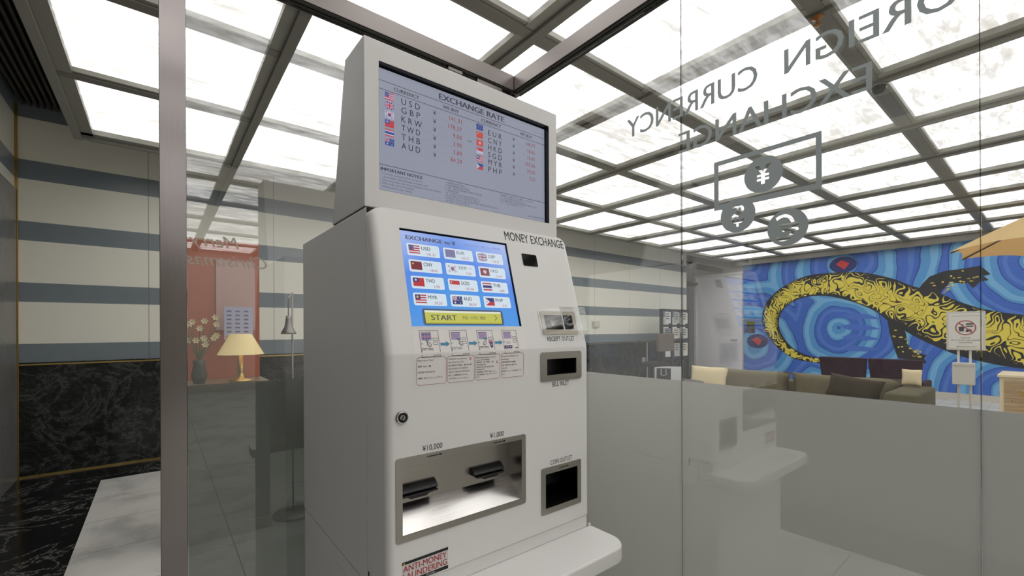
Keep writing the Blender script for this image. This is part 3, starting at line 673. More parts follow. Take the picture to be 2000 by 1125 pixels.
# shelf
P = rrect(.352, .7385, 1.002, .96, .055, 8)
P = [p for p in P]
b = B(); P2 = [(.352, .884)] + [p for p in rrect(.352, .7385, 1.002, 1.2, .060, 10) if p[1] < .876] + [(1.002, .884), (.983, .884), (.983, .948), (.369, .948), (.369, .884)]
b.prism(P2, lambda x, y, d: (x, y, d), .674, .7165, PAINT); b.build('shelf', None, kio, bevel=.006)
bb = B(); bb.tube((.994, .8800, .7168), (.994, .8800, .7225), .004, 10, PAINT); bb.build('shelf_screw', None, kio)
# ------------------------------------------------------------------ instruction label
LBL = pbr('pale_label_sheet', srgb(236, 231, 228), .38); LBLUE = pbr('label_blue', srgb(70, 142, 180), .5); RLINE = pbr('label_red_line', srgb(150, 48, 66), .5)
PURP = pbr('label_purple', srgb(176, 160, 200), .5); PURPD = pbr('label_dark_purple', srgb(70, 40, 110), .5); PINKD = pbr('label_pink', srgb(200, 120, 140), .5)
ib = B(); rect(ib, s_slope, .4298, .0108, .7505, .0605, LBL, .0003); rect(ib, s_vert, .4298, 1.1765, .7505, 1.2435, LBL, .0003)
pts = [s_vert(0, 1.2435, .0003)] + [row_pt(('c', k_), 0, .0003) for k_ in (1.2455, 1.2475, 1.2490)] + [s_slope(0, .0108, .0003)]
for p, q in zip(pts, pts[1:]): ib.face([(.4298, p[1], p[2]), (.7505, p[1], p[2]), (.7505, q[1], q[2]), (.4298, q[1], q[2])], LBL)
isl = lab(ib.build('instruction_label', None, kio), 'pale instruction label with four picture steps')
for i in range(4):
    x = .4475+.0761*i; b = B(); T = .0006
    line(b, s_slope, [(x, .0100), (x, .0590), (x+.0465, .0590), (x+.0465, .0100)], .0009, INK, T)
    rect(b, s_slope, x+.0035, .037, x+.0285, .0545, PURP, T)
    if i == 0:
        for r_ in range(3):
            for c_ in range(3): rect(b, s_slope, x+.006+.0073*c_, .0402+.0042*r_, x+.0108+.0073*c_, .0424+.0042*r_, PURPD if r_ != 1 else PINKD, T*1.6)
        rect(b, s_slope, x+.008, .0372, x+.022, .0385, LBLUE, T*1.6)
    else:
        for r_ in range(3): rect(b, s_slope, x+.006, .0415+.0035*r_, x+.020+.002*(r_ % 2), .0420+.0035*r_, PINKD, T*1.6)
        if i < 3: rect(b, s_slope, x+.017, .0372, x+.0265, .0405, LBLUE, T*1.6)
    rect(b, s_slope, x+.0035, .0537, x+.0285, .0548, GREYINK, T*1.6)
    for s0 in (.0362, .0270): line(b, s_slope, [(x+.032, s0), (x+.043, s0), (x+.043, s0+.0056), (x+.032, s0+.0056)], .0008, INK, T, True)
    disc(b, s_slope, x+.0033, .0291, .0013, INK, T, 10)
    line(b, s_slope, [(x+.0018, .0105), (x+.0018, .0186), (x+.0282, .0186), (x+.0282, .0130)], .0009, INK, T)
    for q in (.004, .0165): rect(b, s_slope, x+q, .0145, x+q+.009, .0157, INK, T)
    if i in (0, 1, 2):                                               # pointing hand
        hx, hy = ((x+.014, .0375), (x+.021, .0385), (x+.018, .0375))[i]
        P = [(hx, hy), (hx+.002, hy+.0005), (hx+.0065, hy-.0055), (hx+.0100, hy-.0075), (hx+.0120, hy-.012), (hx+.0095, hy-.0155), (hx+.0045, hy-.0135), (hx+.0015, hy-.0085), (hx+.0040, hy-.0075)]
        if i == 2: P = [(2*hx-px_+.008, py_) for px_, py_ in P][::-1]
        poly(b, s_slope, P, WHITE_S, T*2); line(b, s_slope, P, .0007, INK, T*2.6, True)
    if i == 2:
        rect(b, s_slope, x+.033, .026, x+.043, .033, PINKD, T*1.8); disc(b, s_slope, x+.0385, .0220, .0042, PURPD, T*2, 10, ry=.0075); disc(b, s_slope, x+.0385, .0220, .0020, PURP, T*2.4, 10, ry=.0035)
    if i == 3:
        for a in (-50, -25, 0, 25, 50):
            sa, ca = math.sin(math.radians(a)), math.cos(math.radians(a)); line(b, s_slope, [(x+.015+.004*sa, .021+.004*ca), (x+.015+.009*sa, .021+.009*ca)], .0006, PURPD, T)
        for q in (.003, .015): rect(b, s_slope, x+q, .0115, x+q+.010, .0185, PURPD, T*2); disc(b, s_slope, x+q+.005, .015, .002, WHITE_S, T*3, 8)
        poly(b, s_slope, [(x+.034, .0115), (x+.045, .0115), (x+.042, .0145), (x+.037, .0135)], INK, T); line(b, s_slope, [(x+.042, .017), (x+.045, .021)], .0006, PINKD, T)
    line(b, s_vert, [(x, 1.2430), (x, 1.2392), (x+.0465, 1.2392), (x+.0465, 1.2430)], .0009, INK, T*2)
    line(b, s_vert, [(x+.030, 1.2405), (x+.030, 1.2425), (x+.0445, 1.2425)], .0008, INK, T*2)
    b.build('step_drawing', None, isl)
for i, (x0, x1, lines_) in enumerate(((.4348, .5078, [('Please touch "Start"', .0395), ('请按 “Start” 键。', .0330), ("'시작'을 터치하십시오.", .0435), ('“開始” をタッチしてください。', .0620)]),
      (.5112, .5840, [('The bill after inserted will not', .050), ('return. Please touch "OK".', .042), ('插入的纸币不予退还，请按“OK”键', .062), ('삽입 된 청구서가 반환되지', .052), ('않습니다.“확인”을 터치하십시오.', .058), ('挿入した紙幣は戻りません。', .053), ('“OK” をタッチしてください。', .056)]),
      (.5875, .6602, [('Please insert banknote one by one', .058), ('and touch "EXCHANGE".', .040), ('请将纸币一张一张插入，按', .050), ('“EXCHANGE” 键。', .028), ('지폐를 하나씩 넣고 “EXCHANGE”', .052), ('터치하십시오.', .026), ('外貨紙幣を一枚ずつ挿入して、', .056), ('“EXCHANGE” をタッチしてくだ', .060), ('さい。', .011)]),
      (.6640, .7370, [('Please take your Japanese Yen', .052), ('and Receipt.', .022), ('请收好您的日元与收据。', .045), ('일본 엔화와 영수증을 가져', .048), ('가십시오.', .018), ('日本円とレシートをお取りくだ', .062), ('さい。', .011)]))):
    b = B(); z0 = 1.1785; P = rrect(x0, z0, x1, 1.2386, .006, 4); line(b, s_vert, P, .0007, RLINE, .0008, True); b.build('red_text_frame', None, isl)
    b = B(); n_ = len(lines_); pitch = (.0130 if i == 0 else .0525/n_); zt = 1.2365-.0045
    for j, (t, wd) in enumerate(lines_): put_text(b, t, s_vert, x0+.0025, zt-pitch*j-.0015, .0031, width=wd, mat=INK if j != 0 else GREYINK, d=.0008, bold=.006)
    b.build('step_text', None, isl)
for x_, z_ in ((.5735, 1.2315), (.652, 1.2190)):
    b = B(); disc(b, s_vert, x_, z_, .0026, RED_S, .0010, 12, ry=.0034); disc(b, s_vert, x_, z_+.0006, .0016, LBL, .0013, 10, ry=.0022); b.build('red_marker', None, isl)
for i in range(3):
    b = B(); x = .4966+.0763*i; s_ = .0272; poly(b, s_slope, [(x, s_-.0028), (x+.0145, s_-.0028), (x+.0145, s_-.0062), (x+.0245, s_+.0005), (x+.0145, s_+.0066), (x+.0145, s_+.0032), (x, s_+.0032)], LBLUE, .0009); b.build('blue_arrow', None, isl)
# ------------------------------------------------------------------ flags
def flag(code, surf, x, y, w_, h_, d, pal, parent, frame=None):
    b = B(); Cc = {k_: glow('screen_'+pal[0]+'_'+k_, v_, 1.0) for k_, v_ in pal[1].items()}
    R = lambda a, c_, e, f_, col, q=1: rect(b, surf, x+a*w_, y+c_*h_, x+e*w_, y+f_*h_, Cc[col], d+q*.0001)
    if code in ('USD', 'MYR'):
        R(0, 0, 1, 1, 'red')
        for j in range(3): R(0, (2*j+1)/7, 1, (2*j+2)/7, 'white', 2)
        R(0, 3/7, .45, 1, 'blue', 3)
        if code == 'MYR': disc(b, surf, x+.2*w_, y+.72*h_, .16*h_, Cc['yellow'], d+.0004, 8)
        else:
            for a in (.1, .22, .34):
                for c_ in (.58, .78): disc(b, surf, x+a*w_, y+c_*h_, .04*h_, Cc['white'], d+.0004, 5)
    elif code in ('GBP', 'AUD'):
        R(0, 0, 1, 1, 'blue'); u_, v_, o_ = (1, 1, 0) if code == 'GBP' else (.5, .5, .5)
        def L_(p, q, t, col, dd): line(b, surf, [(x+p[0]*u_*w_, y+(o_+p[1]*v_)*h_), (x+q[0]*u_*w_, y+(o_+q[1]*v_)*h_)], t*h_*v_, Cc[col], d+dd)
        L_((.06, .06), (.94, .94), .16, 'white', .0002); L_((.06, .94), (.94, .06), .16, 'white', .0002); L_((.06, .06), (.94, .94), .06, 'red', .0003); L_((.06, .94), (.94, .06), .06, 'red', .0003)
        L_((.5, 0.02), (.5, .98), .34, 'white', .0004); L_((.12, .5), (.88, .5), .34, 'white', .0004); L_((.5, 0.02), (.5, .98), .18, 'red', .0005); L_((.08, .5), (.92, .5), .18, 'red', .0005)
        if code == 'AUD':
            for a, c_, r_ in ((.25, .22, .12), (.75, .18, .07), (.62, .5, .06), (.86, .56, .06), (.75, .8, .07)): disc(b, surf, x+a*w_, y+c_*h_, r_*h_, Cc['white'], d+.0003, 7)
    elif code == 'KRW':
        R(0, 0, 1, 1, 'white'); disc(b, surf, x+.5*w_, y+.5*h_, .26*h_, Cc['blue'], d+.0002, 16); poly(b, surf, [(x+.5*w_+.26*h_*math.cos(math.radians(a)), y+.5*h_+.26*h_*math.sin(math.radians(a))) for a in range(-20, 161, 20)], Cc['red'], d+.0003)
        for a, c_, s_ in ((.2, .8, 1), (.8, .2, 1), (.2, .2, -1), (.8, .8, -1)):
            for q in (-.05, 0.03): line(b, surf, [(x+a*w_-.09*w_+q*w_, y+c_*h_-.09*s_*h_+q*h_*-s_), (x+a*w_+.04*w_+q*w_, y+c_*h_+.09*s_*h_+q*h_*-s_)], .05*h_, Cc['black'], d+.0002)
    elif code == 'EUR': 
        R(0, 0, 1, 1, 'blue')
        for j in range(12): a = math.radians(30*j); disc(b, surf, x+.5*w_+.3*h_*math.cos(a), y+.5*h_+.3*h_*math.sin(a), .035*h_, Cc['yellow' if pal[0] == 'lcd' else 'grey'], d+.0002, 5)
    elif code == 'CNY': R(0, 0, 1, 1, 'darkred'); disc(b, surf, x+.2*w_, y+.72*h_, .13*h_, Cc['yellow'], d+.0002, 5)
    elif code == 'HKD':
        R(0, 0, 1, 1, 'darkred')
        for j in range(5): a = math.radians(90+72*j); disc(b, surf, x+.5*w_+.17*h_*math.cos(a), y+.5*h_+.17*h_*math.sin(a), .105*h_, Cc['white'], d+.0002+.00002*j, 8)
    elif code == 'TWD': R(0, 0, 1, 1, 'red'); R(0, .5, .5, 1, 'blue', 2); disc(b, surf, x+.25*w_, y+.75*h_, .13*h_, Cc['white'], d+.0003, 10)
    elif code == 'SGD': R(0, 0, 1, .5, 'white'); R(0, .5, 1, 1, 'red'); disc(b, surf, x+.2*w_, y+.75*h_, .15*h_, Cc['white'], d+.0003, 10); disc(b, surf, x+.25*w_, y+.75*h_, .12*h_, Cc['red'], d+.0004, 10)
    elif code == 'THB':
        R(0, 0, 1, 1, 'white'); R(0, 0, 1, 1/6, 'red', 2); R(0, 5/6, 1, 1, 'red', 2); R(0, 1/3, 1, 2/3, 'blue', 2)
    elif code == 'PHP':
        R(0, 0, 1, .5, 'red'); R(0, .5, 1, 1, 'blue'); poly(b, surf, [(x, y), (x+.5*w_, y+.5*h_), (x, y+h_)], Cc['white'], d+.0002); disc(b, surf, x+.16*w_, y+.5*h_, .1*h_, Cc['yellow'], d+.0003, 8)
    return b.build('flag', None, parent)
# ------------------------------------------------------------------ rate display housing (top)
ZT0, ZT1 = 1.583, 1.9745; hx0, hx1, hz0, hz1 = .4035, .9455, 1.628, 1.9265; XT = .9795
b = B(); f_ = lambda x, z, d=0: (x, .996+d, z)
O = [(XL, ZT0), (XT, ZT0), (XT, ZT1), (XL, ZT1)]; I = [(hx0, hz0), (hx1, hz0), (hx1, hz1), (hx0, hz1)]
for j in range(4):
    q = (j+1) % 4; b.face([f_(*O[j]), f_(*O[q]), f_(*I[q]), f_(*I[j])], PAINT2); b.face([f_(*I[j]), f_(*I[q]), f_(*I[q], .019), f_(*I[j], .019)], BLACK)
BK = [(XL, 1.235, ZT0), (XT, 1.235, ZT0), (XT, 1.126, ZT1+.003), (XL, 1.126, ZT1+.003)]; FR = [f_(*p) for p in O]
for j in range(4): q = (j+1) % 4; b.face([FR[j], FR[q], BK[q], BK[j]], PAINT2)
b.face(BK, PAINT2)
hou = lab(b.build('display_housing', None, kio, weld=True, bevel=.0025), 'upper housing that frames the rate display')
LB = glow('lcd_background', (138, 142, 158), 1.0)
b = B(); b.box((.397, 1.0135, 1.622), (.9455, 1.0148, 1.9265), BLACK); rect(b, s_lcd, -.005, -.004, .5397, .2945, LB, .0003)
sc1 = lab(b.build('rate_display', None, kio), 'wide grey lit exchange rate display')
T1 = glow('lcd_dark_text', (44, 44, 60), 1); T1b = glow('lcd_grey_text', (74, 74, 92), 1); T1r = glow('lcd_red_text', (138, 52, 66), 1); T1t = glow('lcd_title_text', (62, 60, 76), 1); CEL = glow('lcd_cell_line', (118, 120, 146), 1)
D = .0006
b = B(); put_text(b, 'EXCHANGE RATE', s_lcd, .168, .2712, .0150, width=.2135, mat=T1t, d=D, bold=.045); b.build('display_title', None, sc1)
b = B()
for z_ in (.2655, .2455, .0655): rect(b, s_lcd, -.004, z_-.0008, .5395, z_+.0008, T1b, D)
for r_ in range(7):
    zz = .2390-.0219*r_
    for xa, xb in ((.018, .142), (.148, .242), (.282, .402), (.408, .504)): rect(b, s_lcd, xa, zz-.0002+.003, xb, zz+.0002+.003, CEL, D*.8)
b.build('display_rule', None, sc1)
for t, x_, w_, z_ in (('CURRENCY', .0438, .0666, .2508), ('WE BUY', .1791, .0483, .2508), ('CURRENCY', .3009, .0690, .2511), ('WE BUY', .4404, .0485, .2514)):
    b = B(); put_text(b, t, s_lcd, x_, z_, .0088, width=w_, mat=T1t, d=D, bold=.04); b.build('column_heading', None, sc1)
PL = ('lcd', dict(red=(178, 56, 66), darkred=(186, 66, 60), blue=(48, 68, 136), white=(176, 172, 196), yellow=(200, 170, 80), black=(50, 50, 66), grey=(120, 120, 140)))
left = [('USD', '141.31'), ('GBP', '178.37'), ('KRW', '9.00'), ('TWD', '3.90'), ('THB', '3.89'), ('AUD', '84.29')]; right = [('EUR', '148.73'), ('CNY', '18.65'), ('HKD', '16.45'), ('SGD', '105.46'), ('MYR', '29.20'), ('PHP', '2.21')]
bc, bv = B(), B()
for r_, ((c1, v1), (c2, v2)) in enumerate(zip(left, right)):
    z_ = .2243-.0217*r_; z2 = .2190-.0205*r_
    bc = B(); put_text(bc, ' '.join(c1), s_lcd, .0628, z_, .0150, width=.0500 if c1 != 'KRW' else .055, mat=T1, d=D, bold=.010); bc.build('currency_code', None, sc1); bc = B(); put_text(bc, ' '.join(c2), s_lcd, .3240, z2, .0150, width=.0480, mat=T1, d=D, bold=.010)
    bc.build('currency_code', None, sc1)
    for yx, vx, zz, ch_, vv in ((.1498, .2365, z_+.0005, .0116, v1), (.4122, .4998, z2+.0075, .0106, v2)):
        bv = B(); put_text(bv, '¥', s_lcd, yx, zz, ch_, mat=T1, d=D); bv.build('yen_mark', None, sc1); bv = B(); put_text(bv, vv, s_lcd, 0, zz, ch_, right=vx, mat=T1r, d=D); bv.build('rate_value', None, sc1)
    flag(c1, s_lcd, .0208, .2240-.0219*r_, .0228, .0172, D, PL, sc1); flag(c2, s_lcd, .2840, .2245-.0218*r_, .0222, .0165, D, PL, sc1)
bc = B(); put_text(bc, '×100', s_lcd, .2530, .1830, .0050, width=.0146, mat=T1, d=D); bc.build('unit_note', None, sc1)
b = B(); put_text(b, 'IMPORTANT NOTICE', s_lcd, .0099, .0515, .0078, width=.1095, mat=T1, d=D, bold=.045)
for j, (t, w_) in enumerate((('1.Currency exchange will be carried out', .107), ('   according to the displayed exchange rate.', .118), ('2.Currency other than what is displayed cannot be handled.', .160), ('3.Dirty bills cannot be handled.', .085), ('4.Please receive your receipt.', .079))):
    put_text(b, t, s_lcd, .0120+(.004 if j == 1 else 0), .0430-.0078*j, .0046, width=w_, mat=T1b, d=D)
for j, (t, w_) in enumerate((('1. 兑换按照显示的汇率进行。', .062), ('2. 只能兑换屏幕上显示的货币。', .078), ('3. 污损、破损以及连接损坏的纸币不能兑换。', .118), ('4. 请领取收据。', .042), ('1.본 기기에서는 현재의 환율로 환전합니다.', .105), ('2.표시된 통화 이외의 화폐 환전은 안됩니다.', .110), ('3.오염되거나 파손되고 감별기를 통하지 않은 지폐는 접수하지 않습니다.', .172), ('4.영수증을 꼭 받으시기 바랍니다.', .075))):
    put_text(b, t, s_lcd, .1850, .0560-.0068*j, .0044, width=w_, mat=T1b, d=D)
for j, (t, w_) in enumerate((('1.通貨両替はこの画面に表示される為替レートで行われます。', .133), ('2.レート表示以外の通貨のお取り扱いはできません。', .100), ('3.汚損、破損等で鑑別できない紙幣は両替をお断りする場合がございます。', .150), ('4.レシートは必ずお受け取りください。', .095))):
    put_text(b, t, s_lcd, .3655, .0560-.0070*j, .0042, width=w_*.95, mat=T1b, d=D)
put_text(b, 'Last Updated Date', s_lcd, .4712, .0125, .0052, width=.066, mat=T1b, d=D); put_text(b, '2019/12/15 10:40', s_lcd, .490, .2745, .0046, width=.045, mat=CEL, d=D)
b.build('notice_text', None, sc1)
# ------------------------------------------------------------------ touch screen
b = B(); b.prism([(.4325, .0695), (.7455, .0695), (.7455, .3060), (.4325, .3060)], s_slope, -.009, -.0070, BLACK)
poly(b, s_slope, [(.430, .069), (.7440, .069), (.7440, .3035), (.430, .3035)], mk_touch_bg(), -.0062)
sc2 = lab(b.build('touch_screen', None, kio), 'blue lit touch screen with twelve currency buttons')
recess('screen_reveal', s_slope, .4325, .7455, .0695, .3060, .012, BLACK, sc2, BLACK)
DT = -.0058
b = B(); put_text(b, 'EXCHANGE to ¥', s_slope, .4490, .2825, .0102, width=.1340, mat=glow('touch_title', (84, 84, 104), 1), d=DT, bold=.055); b.build('screen_title', None, sc2)
b = B(); put_text(b, '兑换/환전하시려면／両替したい／外貨選択', s_slope, .606, .2850, .0056, width=.118, mat=glow('touch_faint', (128, 140, 196), 1), d=DT); b.build('screen_subtitle', None, sc2)
codes = [['USD', 'EUR', 'GBP'], ['CNY', 'KRW', 'HKD'], ['TWD', 'SGD', 'THB'], ['MYR', 'AUD', 'PHP']]; vals = dict(left+right)
PT = ('touch', dict(red=(178, 48, 56), darkred=(116, 40, 48), blue=(52, 52, 112), white=(206, 212, 226), yellow=(196, 168, 90), black=(50, 50, 66), grey=(132, 128, 156)))
PF = ('touch_pale', dict(red=(150, 96, 112), darkred=(134, 70, 80), blue=(122, 120, 156), white=(208, 214, 228), yellow=(170, 150, 120), black=(80, 84, 100), grey=(132, 128, 156)))
BTN = glow('touch_button', (206, 220, 230), 1.0); BTE = glow('touch_button_rim', (228, 236, 244), 1.0)
for r_ in range(4):
    for c_ in range(3):
        x = .4483+.0967*c_; s_ = .2428-.0407*r_; w_, h_ = .0850, .0300; cd = codes[r_][c_]
        b = B(); poly(b, s_slope, rrect(x, s_, x+w_, s_+h_, .004, 4), BTE, DT); poly(b, s_slope, rrect(x+.0009, s_+.0009, x+w_-.0009, s_+h_-.0009, .0034, 4), BTN, DT+.0002)
        pale = cd in ('EUR', 'GBP', 'KRW', 'HKD')
        put_text(b, cd, s_slope, x+.0370, s_+.0160, .0088, width=.0235, mat=glow('touch_pale_text', (108, 112, 128), 1) if pale else glow('touch_text', (34, 36, 52), 1), d=DT+.0006, bold=.012)
        put_text(b, vals[cd], s_slope, 0, s_+.0030, .0066, right=x+.0715, mat=glow('touch_pale_red', (176, 120, 136), 1) if pale else glow('touch_red', (160, 74, 92), 1), d=DT+.0006)
        if cd == 'KRW': put_text(b, '×100', s_slope, x+.064, s_+.019, .0036, width=.010, mat=glow('touch_pale_text', (120, 124, 140), 1), d=DT+.0006)
        bt = lab(b.build('currency_button', None, sc2), cd+' button'); flag(cd, s_slope, x+.0042, s_+.0052, .0280, .0205, DT+.0006, PF if pale else PT, bt)
b = B(); poly(b, s_slope, rrect(.4645, .0735, .6945, .1135, .006, 4), glow('touch_shadow', (74, 92, 132), 1), DT); poly(b, s_slope, rrect(.4685, .0755, .6905, .1110, .004, 4), glow('touch_shadow_dark', (52, 60, 84), 1), DT+.0002)
rect(b, s_slope, .4708, .0772, .6877, .1090, glow('start_yellow', (188, 188, 78), 1), DT+.0004); rect(b, s_slope, .4708, .1040, .6877, .1090, glow('start_highlight', (218, 222, 200), 1), DT+.0006); rect(b, s_slope, .4708, .0772, .6877, .0800, glow('start_low', (160, 164, 60), 1), DT+.0006)
tc = glow('start_text', (70, 72, 84), 1); put_text(b, 'START', s_slope, .4858, .0856, .0132, width=.0680, mat=tc, d=DT+.0008, bold=.02); put_text(b, '开始 / 스타트 / 開始', s_slope, .5692, .0885, .0072, width=.068, mat=tc, d=DT+.0008)
line(b, s_slope, [(.6662, .0992), (.6728, .0930), (.6662, .0868)], .0016, tc, DT+.0008); b.build('start_button', None, sc2)

# ================================================================== BEHIND THE LEFT GLASS
cabm = pbr('grey_green_cabinet', srgb(120, 124, 118), .5)
cab = thing('reception_cabinet', 'grey counter cabinet with tall orange back panel behind the glass beside the steel post', 'cabinet', (.33, 3.5, 0))
B().box((.10, 3.30, .075), (.575, 3.72, .93)).build('body', cabm, cab, bevel=.003)
B().box((.095, 3.285, 0), (.58, 3.725, .074)).build('plinth', pbr('pale_plinth', srgb(150, 148, 138), .5), cab, bevel=.002)
B().box((.088, 3.28, .931), (.587, 3.73, .96)).build('worktop', pbr('warm_grey_worktop', srgb(134, 124, 108), .35), cab, bevel=.003)
B().box((.15, 3.68, .961), (.575, 3.72, 1.93)).build('back_panel', pbr('burnt_orange_panel', srgb(176, 96, 72), .5), cab)
bb = B(); bb.box((.27, 3.288, .70), (.285, 3.2995, .80)); bb.build('drawer_handle', STEEL_H, cab)
o = tag(B().box((.31, 3.668, 1.30), (.545, 3.679, 1.79)).build('poster', pbr('dusty_pink_poster', srgb(196, 160, 152), .6)), 'pale pink poster on the orange panel behind the lamp', 'poster')
o = tag(B().box((.345, 3.560, 1.235), (.515, 3.566, 1.46)).build('reflected_screen_card', pbr('lavender_screen_reflection', srgb(176, 178, 208), .5)), 'lavender three-column card standing in for the reflected touch screen, above the lit lamp', 'reflection')  # stands in for the machine's touch screen reflected in the glass
b = B(); fl_ = lambda x, z, d=0: (x, 3.5595-d, z)
for r_ in range(6):
    for c_ in range(3): rect(b, fl_, .360+.050*c_, 1.425-.028*r_, .388+.050*c_, 1.436-.028*r_, T1b)
rect(b, fl_, .355, 1.243, .505, 1.262, pbr('reflected_start_amber', srgb(200, 150, 70), .5)); b.build('reflected_buttons', None, o); b = B(); b.box((.42, 3.567, .961), (.44, 3.574, 1.30)); b.build('stand_leg', STEEL_H, o)  # reflected screen buttons and start bar, drawn as colour on the card
lp = thing('table_lamp', 'table lamp with a glowing pale yellow tapered shade on the cabinet', 'lamp', (.425, 3.42, .96))
b = B(); b.lathe([(.07, .0), (.07, .012), (.018, .02), (.012, .06), (.012, .20)], (.425, 3.42, .961), 24); b.build('base', BRASS, lp, True)
b = B(); prof = [(.135, 0), (.062, .135)]; i0 = 0
nn = 32
for r_, h in prof:
    for j in range(nn): a = 2*math.pi*j/nn; b.v.append((.425+r_*math.cos(a), 3.42+r_*math.sin(a), 1.14+h))
for j in range(nn): b.f.append((j, (j+1) % nn, nn+(j+1) % nn, nn+j)); b.m.append(0)
b.build('lamp_shade', mk_shade(), lp, True)
b = B(); b.lathe([(.012, 0), (.024, .02), (.024, .05), (.01, .07)], (.425, 3.42, 1.165), 16); b.build('bulb', pbr('lit_bulb', (1, .8, .5, 1), .5, emis=srgb(255, 214, 140), es=1.5), lp, True)
vs_ = thing('flower_arrangement', 'pale cream and yellow flowers in a dark vase left of the lamp', 'flowers', (.20, 3.45, .96))
b = B(); b.lathe([(.03, 0), (.045, .05), (.03, .12), (.036, .15)], (.20, 3.45, .961), 20); b.build('vase', pbr('dark_green_vase', srgb(60, 70, 62), .3), vs_, True)
rr = random.Random(5)
for j in range(16):
    px_, py_, pz_ = .20+rr.uniform(-.085, .10), 3.45+rr.uniform(-.05, .05), 1.27+rr.uniform(-.06, .13)
    b = B(); b.tube((.20, 3.45, 1.10), (px_, py_, pz_-.01), .0022, 6, pbr('stem_green', srgb(86, 110, 70), .6))
    for k_ in range(6):
        a = k_*math.pi/3; P = [(px_+.004*math.cos(a-.8), py_, pz_+.004*math.sin(a-.8)), (px_+.017*math.cos(a-.35), py_-.007, pz_+.017*math.sin(a-.35)), (px_+.021*math.cos(a), py_-.009, pz_+.021*math.sin(a)), (px_+.017*math.cos(a+.35), py_-.007, pz_+.017*math.sin(a+.35)), (px_+.004*math.cos(a+.8), py_, pz_+.004*math.sin(a+.8))]
        b.face(P, pbr('cream_petal', srgb(226, 218, 180), .7))
    b.lathe([(.001, -.004), (.006, 0), (.001, .004)], (px_, py_-.004, pz_), 8, pbr('yellow_flower_centre', srgb(214, 180, 60), .7)); b.build('blossom', None, vs_)
pd = thing('floor_lamp', 'slim floor lamp with a small silver bell-shaped head, behind the glass left of the machine', 'lamp', (.72, 3.38, 0))
b = B(); b.lathe([(.050, 0), (.046, .012), (.026, .05), (.019, .10), (.016, .125), (.003, .13)], (.70, 3.35, 1.272), 28); b.build('lamp_head', STEEL_H, pd, True)
b = B(); b.tube((.70, 3.35, 1.400), (.70, 3.35, 1.52), .004, 8); b.tube((.70, 3.35, 1.518), (.735, 3.40, 1.56), .004, 8); b.build('arm', STEEL_H, pd)
b = B(); b.tube((.735, 3.40, .021), (.735, 3.40, 1.565), .006, 10); b.build('pole', STEEL_H, pd, True)
b = B(); b.lathe([(.13, 0), (.13, .015), (.02, .0205)], (.735, 3.40, 0), 32); b.build('base', STEEL_H, pd, True)
# ================================================================== LOUNGE BEYOND THE RIGHT GLASS
OL = mk_fabric('olive_grey_woven_fabric', srgb(112, 104, 82)); OLD = mk_fabric('dark_olive_woven_fabric', srgb(92, 86, 64)); CRM = mk_fabric('cream_cotton', srgb(222, 206, 168), 120, .08); BRN = mk_fabric('dark_brown_velvet', srgb(58, 48, 32)); PLUM = mk_fabric('dark_plum_fabric', srgb(54, 26, 44)); DKL = pbr('dark_wood_leg', srgb(50, 40, 32), .4)
sf = thing('sofa', 'long olive grey fabric sofa in front of the lizard mural', 'sofa', (6.3, 2.1, 0))
B().box((5.62, .90, .12), (6.75, 3.36, .34)).build('base', OL, sf, bevel=.03)
B().box((6.48, .92, .341), (6.76, 3.38, .60)).build('back_frame', OL, sf, bevel=.04)
for y0, y1 in ((1.13, 2.225), (2.235, 3.30)):
    b = B(); b.cushion((6.44, (y0+y1)/2, .535), ((y1-y0)/2, .185, .11), ((0, 1, 0), (.18, 0, .984), (-.984, 0, .18)), OL, 10, 6); b.build('back_cushion', OL, sf, True, weld=True)
for y0, y1 in ((1.13, 2.225), (2.235, 3.30)): B().box((5.66, y0, .341), (6.33, y1, .395)).build('seat_cushion', OL, sf, bevel=.02)
B().box((5.60, .86, .12), (6.52, 1.12, .655)).build('armrest', OLD, sf, bevel=.03)
for x_ in (5.72, 6.62):
    for y_ in (1.0, 3.2): b = B(); b.lathe([(.018, 0), (.026, .119)], (x_, y_, 0), 12); b.build('leg', DKL, sf, True)
def pillow(lb, c, h, ax, mat): return tag(B().cushion(c, h, ax, None, 10, 3.2).build('throw_pillow', mat, smooth=True, weld=True), lb, 'pillow', 'throw pillows on the sofa')
t_ = .25
pillow('cream throw pillow at the left end of the olive sofa', (6.13, 3.18, .585), (.27, .17, .075), ((0, 1, 0), (math.sin(t_), 0, math.cos(t_)), (-math.cos(t_), 0, math.sin(t_))), CRM)
pillow('dark brown throw pillow lying slanted near the right end of the sofa', (6.10, 1.48, .60), (.26, .15, .085), ((.1, .98, .12), (.35, -.15, .92), (-.93, 0, .35)), BRN)
pillow('small cream throw pillow standing on the right armrest of the olive sofa', (6.36, 1.03, .752), (.085, .092, .035), ((0, 1, 0), (.25, 0, .968), (-.968, 0, .25)), CRM)
def armchair(y, lb):
    t = thing('armchair', lb, 'chair', (7.75, y, 0), 'plum chairs between the sofa and the mural')
    b = B(); b.prism([(y-.23, .36), (y+.23, .36), (y+.275, .885), (y-.275, .885)], lambda yy, z, d: (7.46+d+(z-.36)*-.12, yy, z), 0, .08, PLUM); b.build('backrest', None, t, bevel=.02)
    B().box((7.47, y-.26, .33), (8.03, y+.26, .44)).build('seat', PLUM, t, bevel=.03)
    for sy in (-1, 1): b = B(); b.box((7.50, y+sy*.245-.035, .45), (7.98, y+sy*.245+.035, .60)); b.build('armrest', PLUM, t, bevel=.02)
    for sx in (7.53, 7.97):
        for sy in (-.21, .21): b = B(); b.lathe([(.012, 0), (.018, .329)], (sx, y+sy, 0), 10); b.build('leg', DKL, t, True)
armchair(1.93, 'left of two dark plum chairs whose backs rise behind the olive sofa'); armchair(1.37, 'right of two dark plum chairs whose backs rise behind the olive sofa')
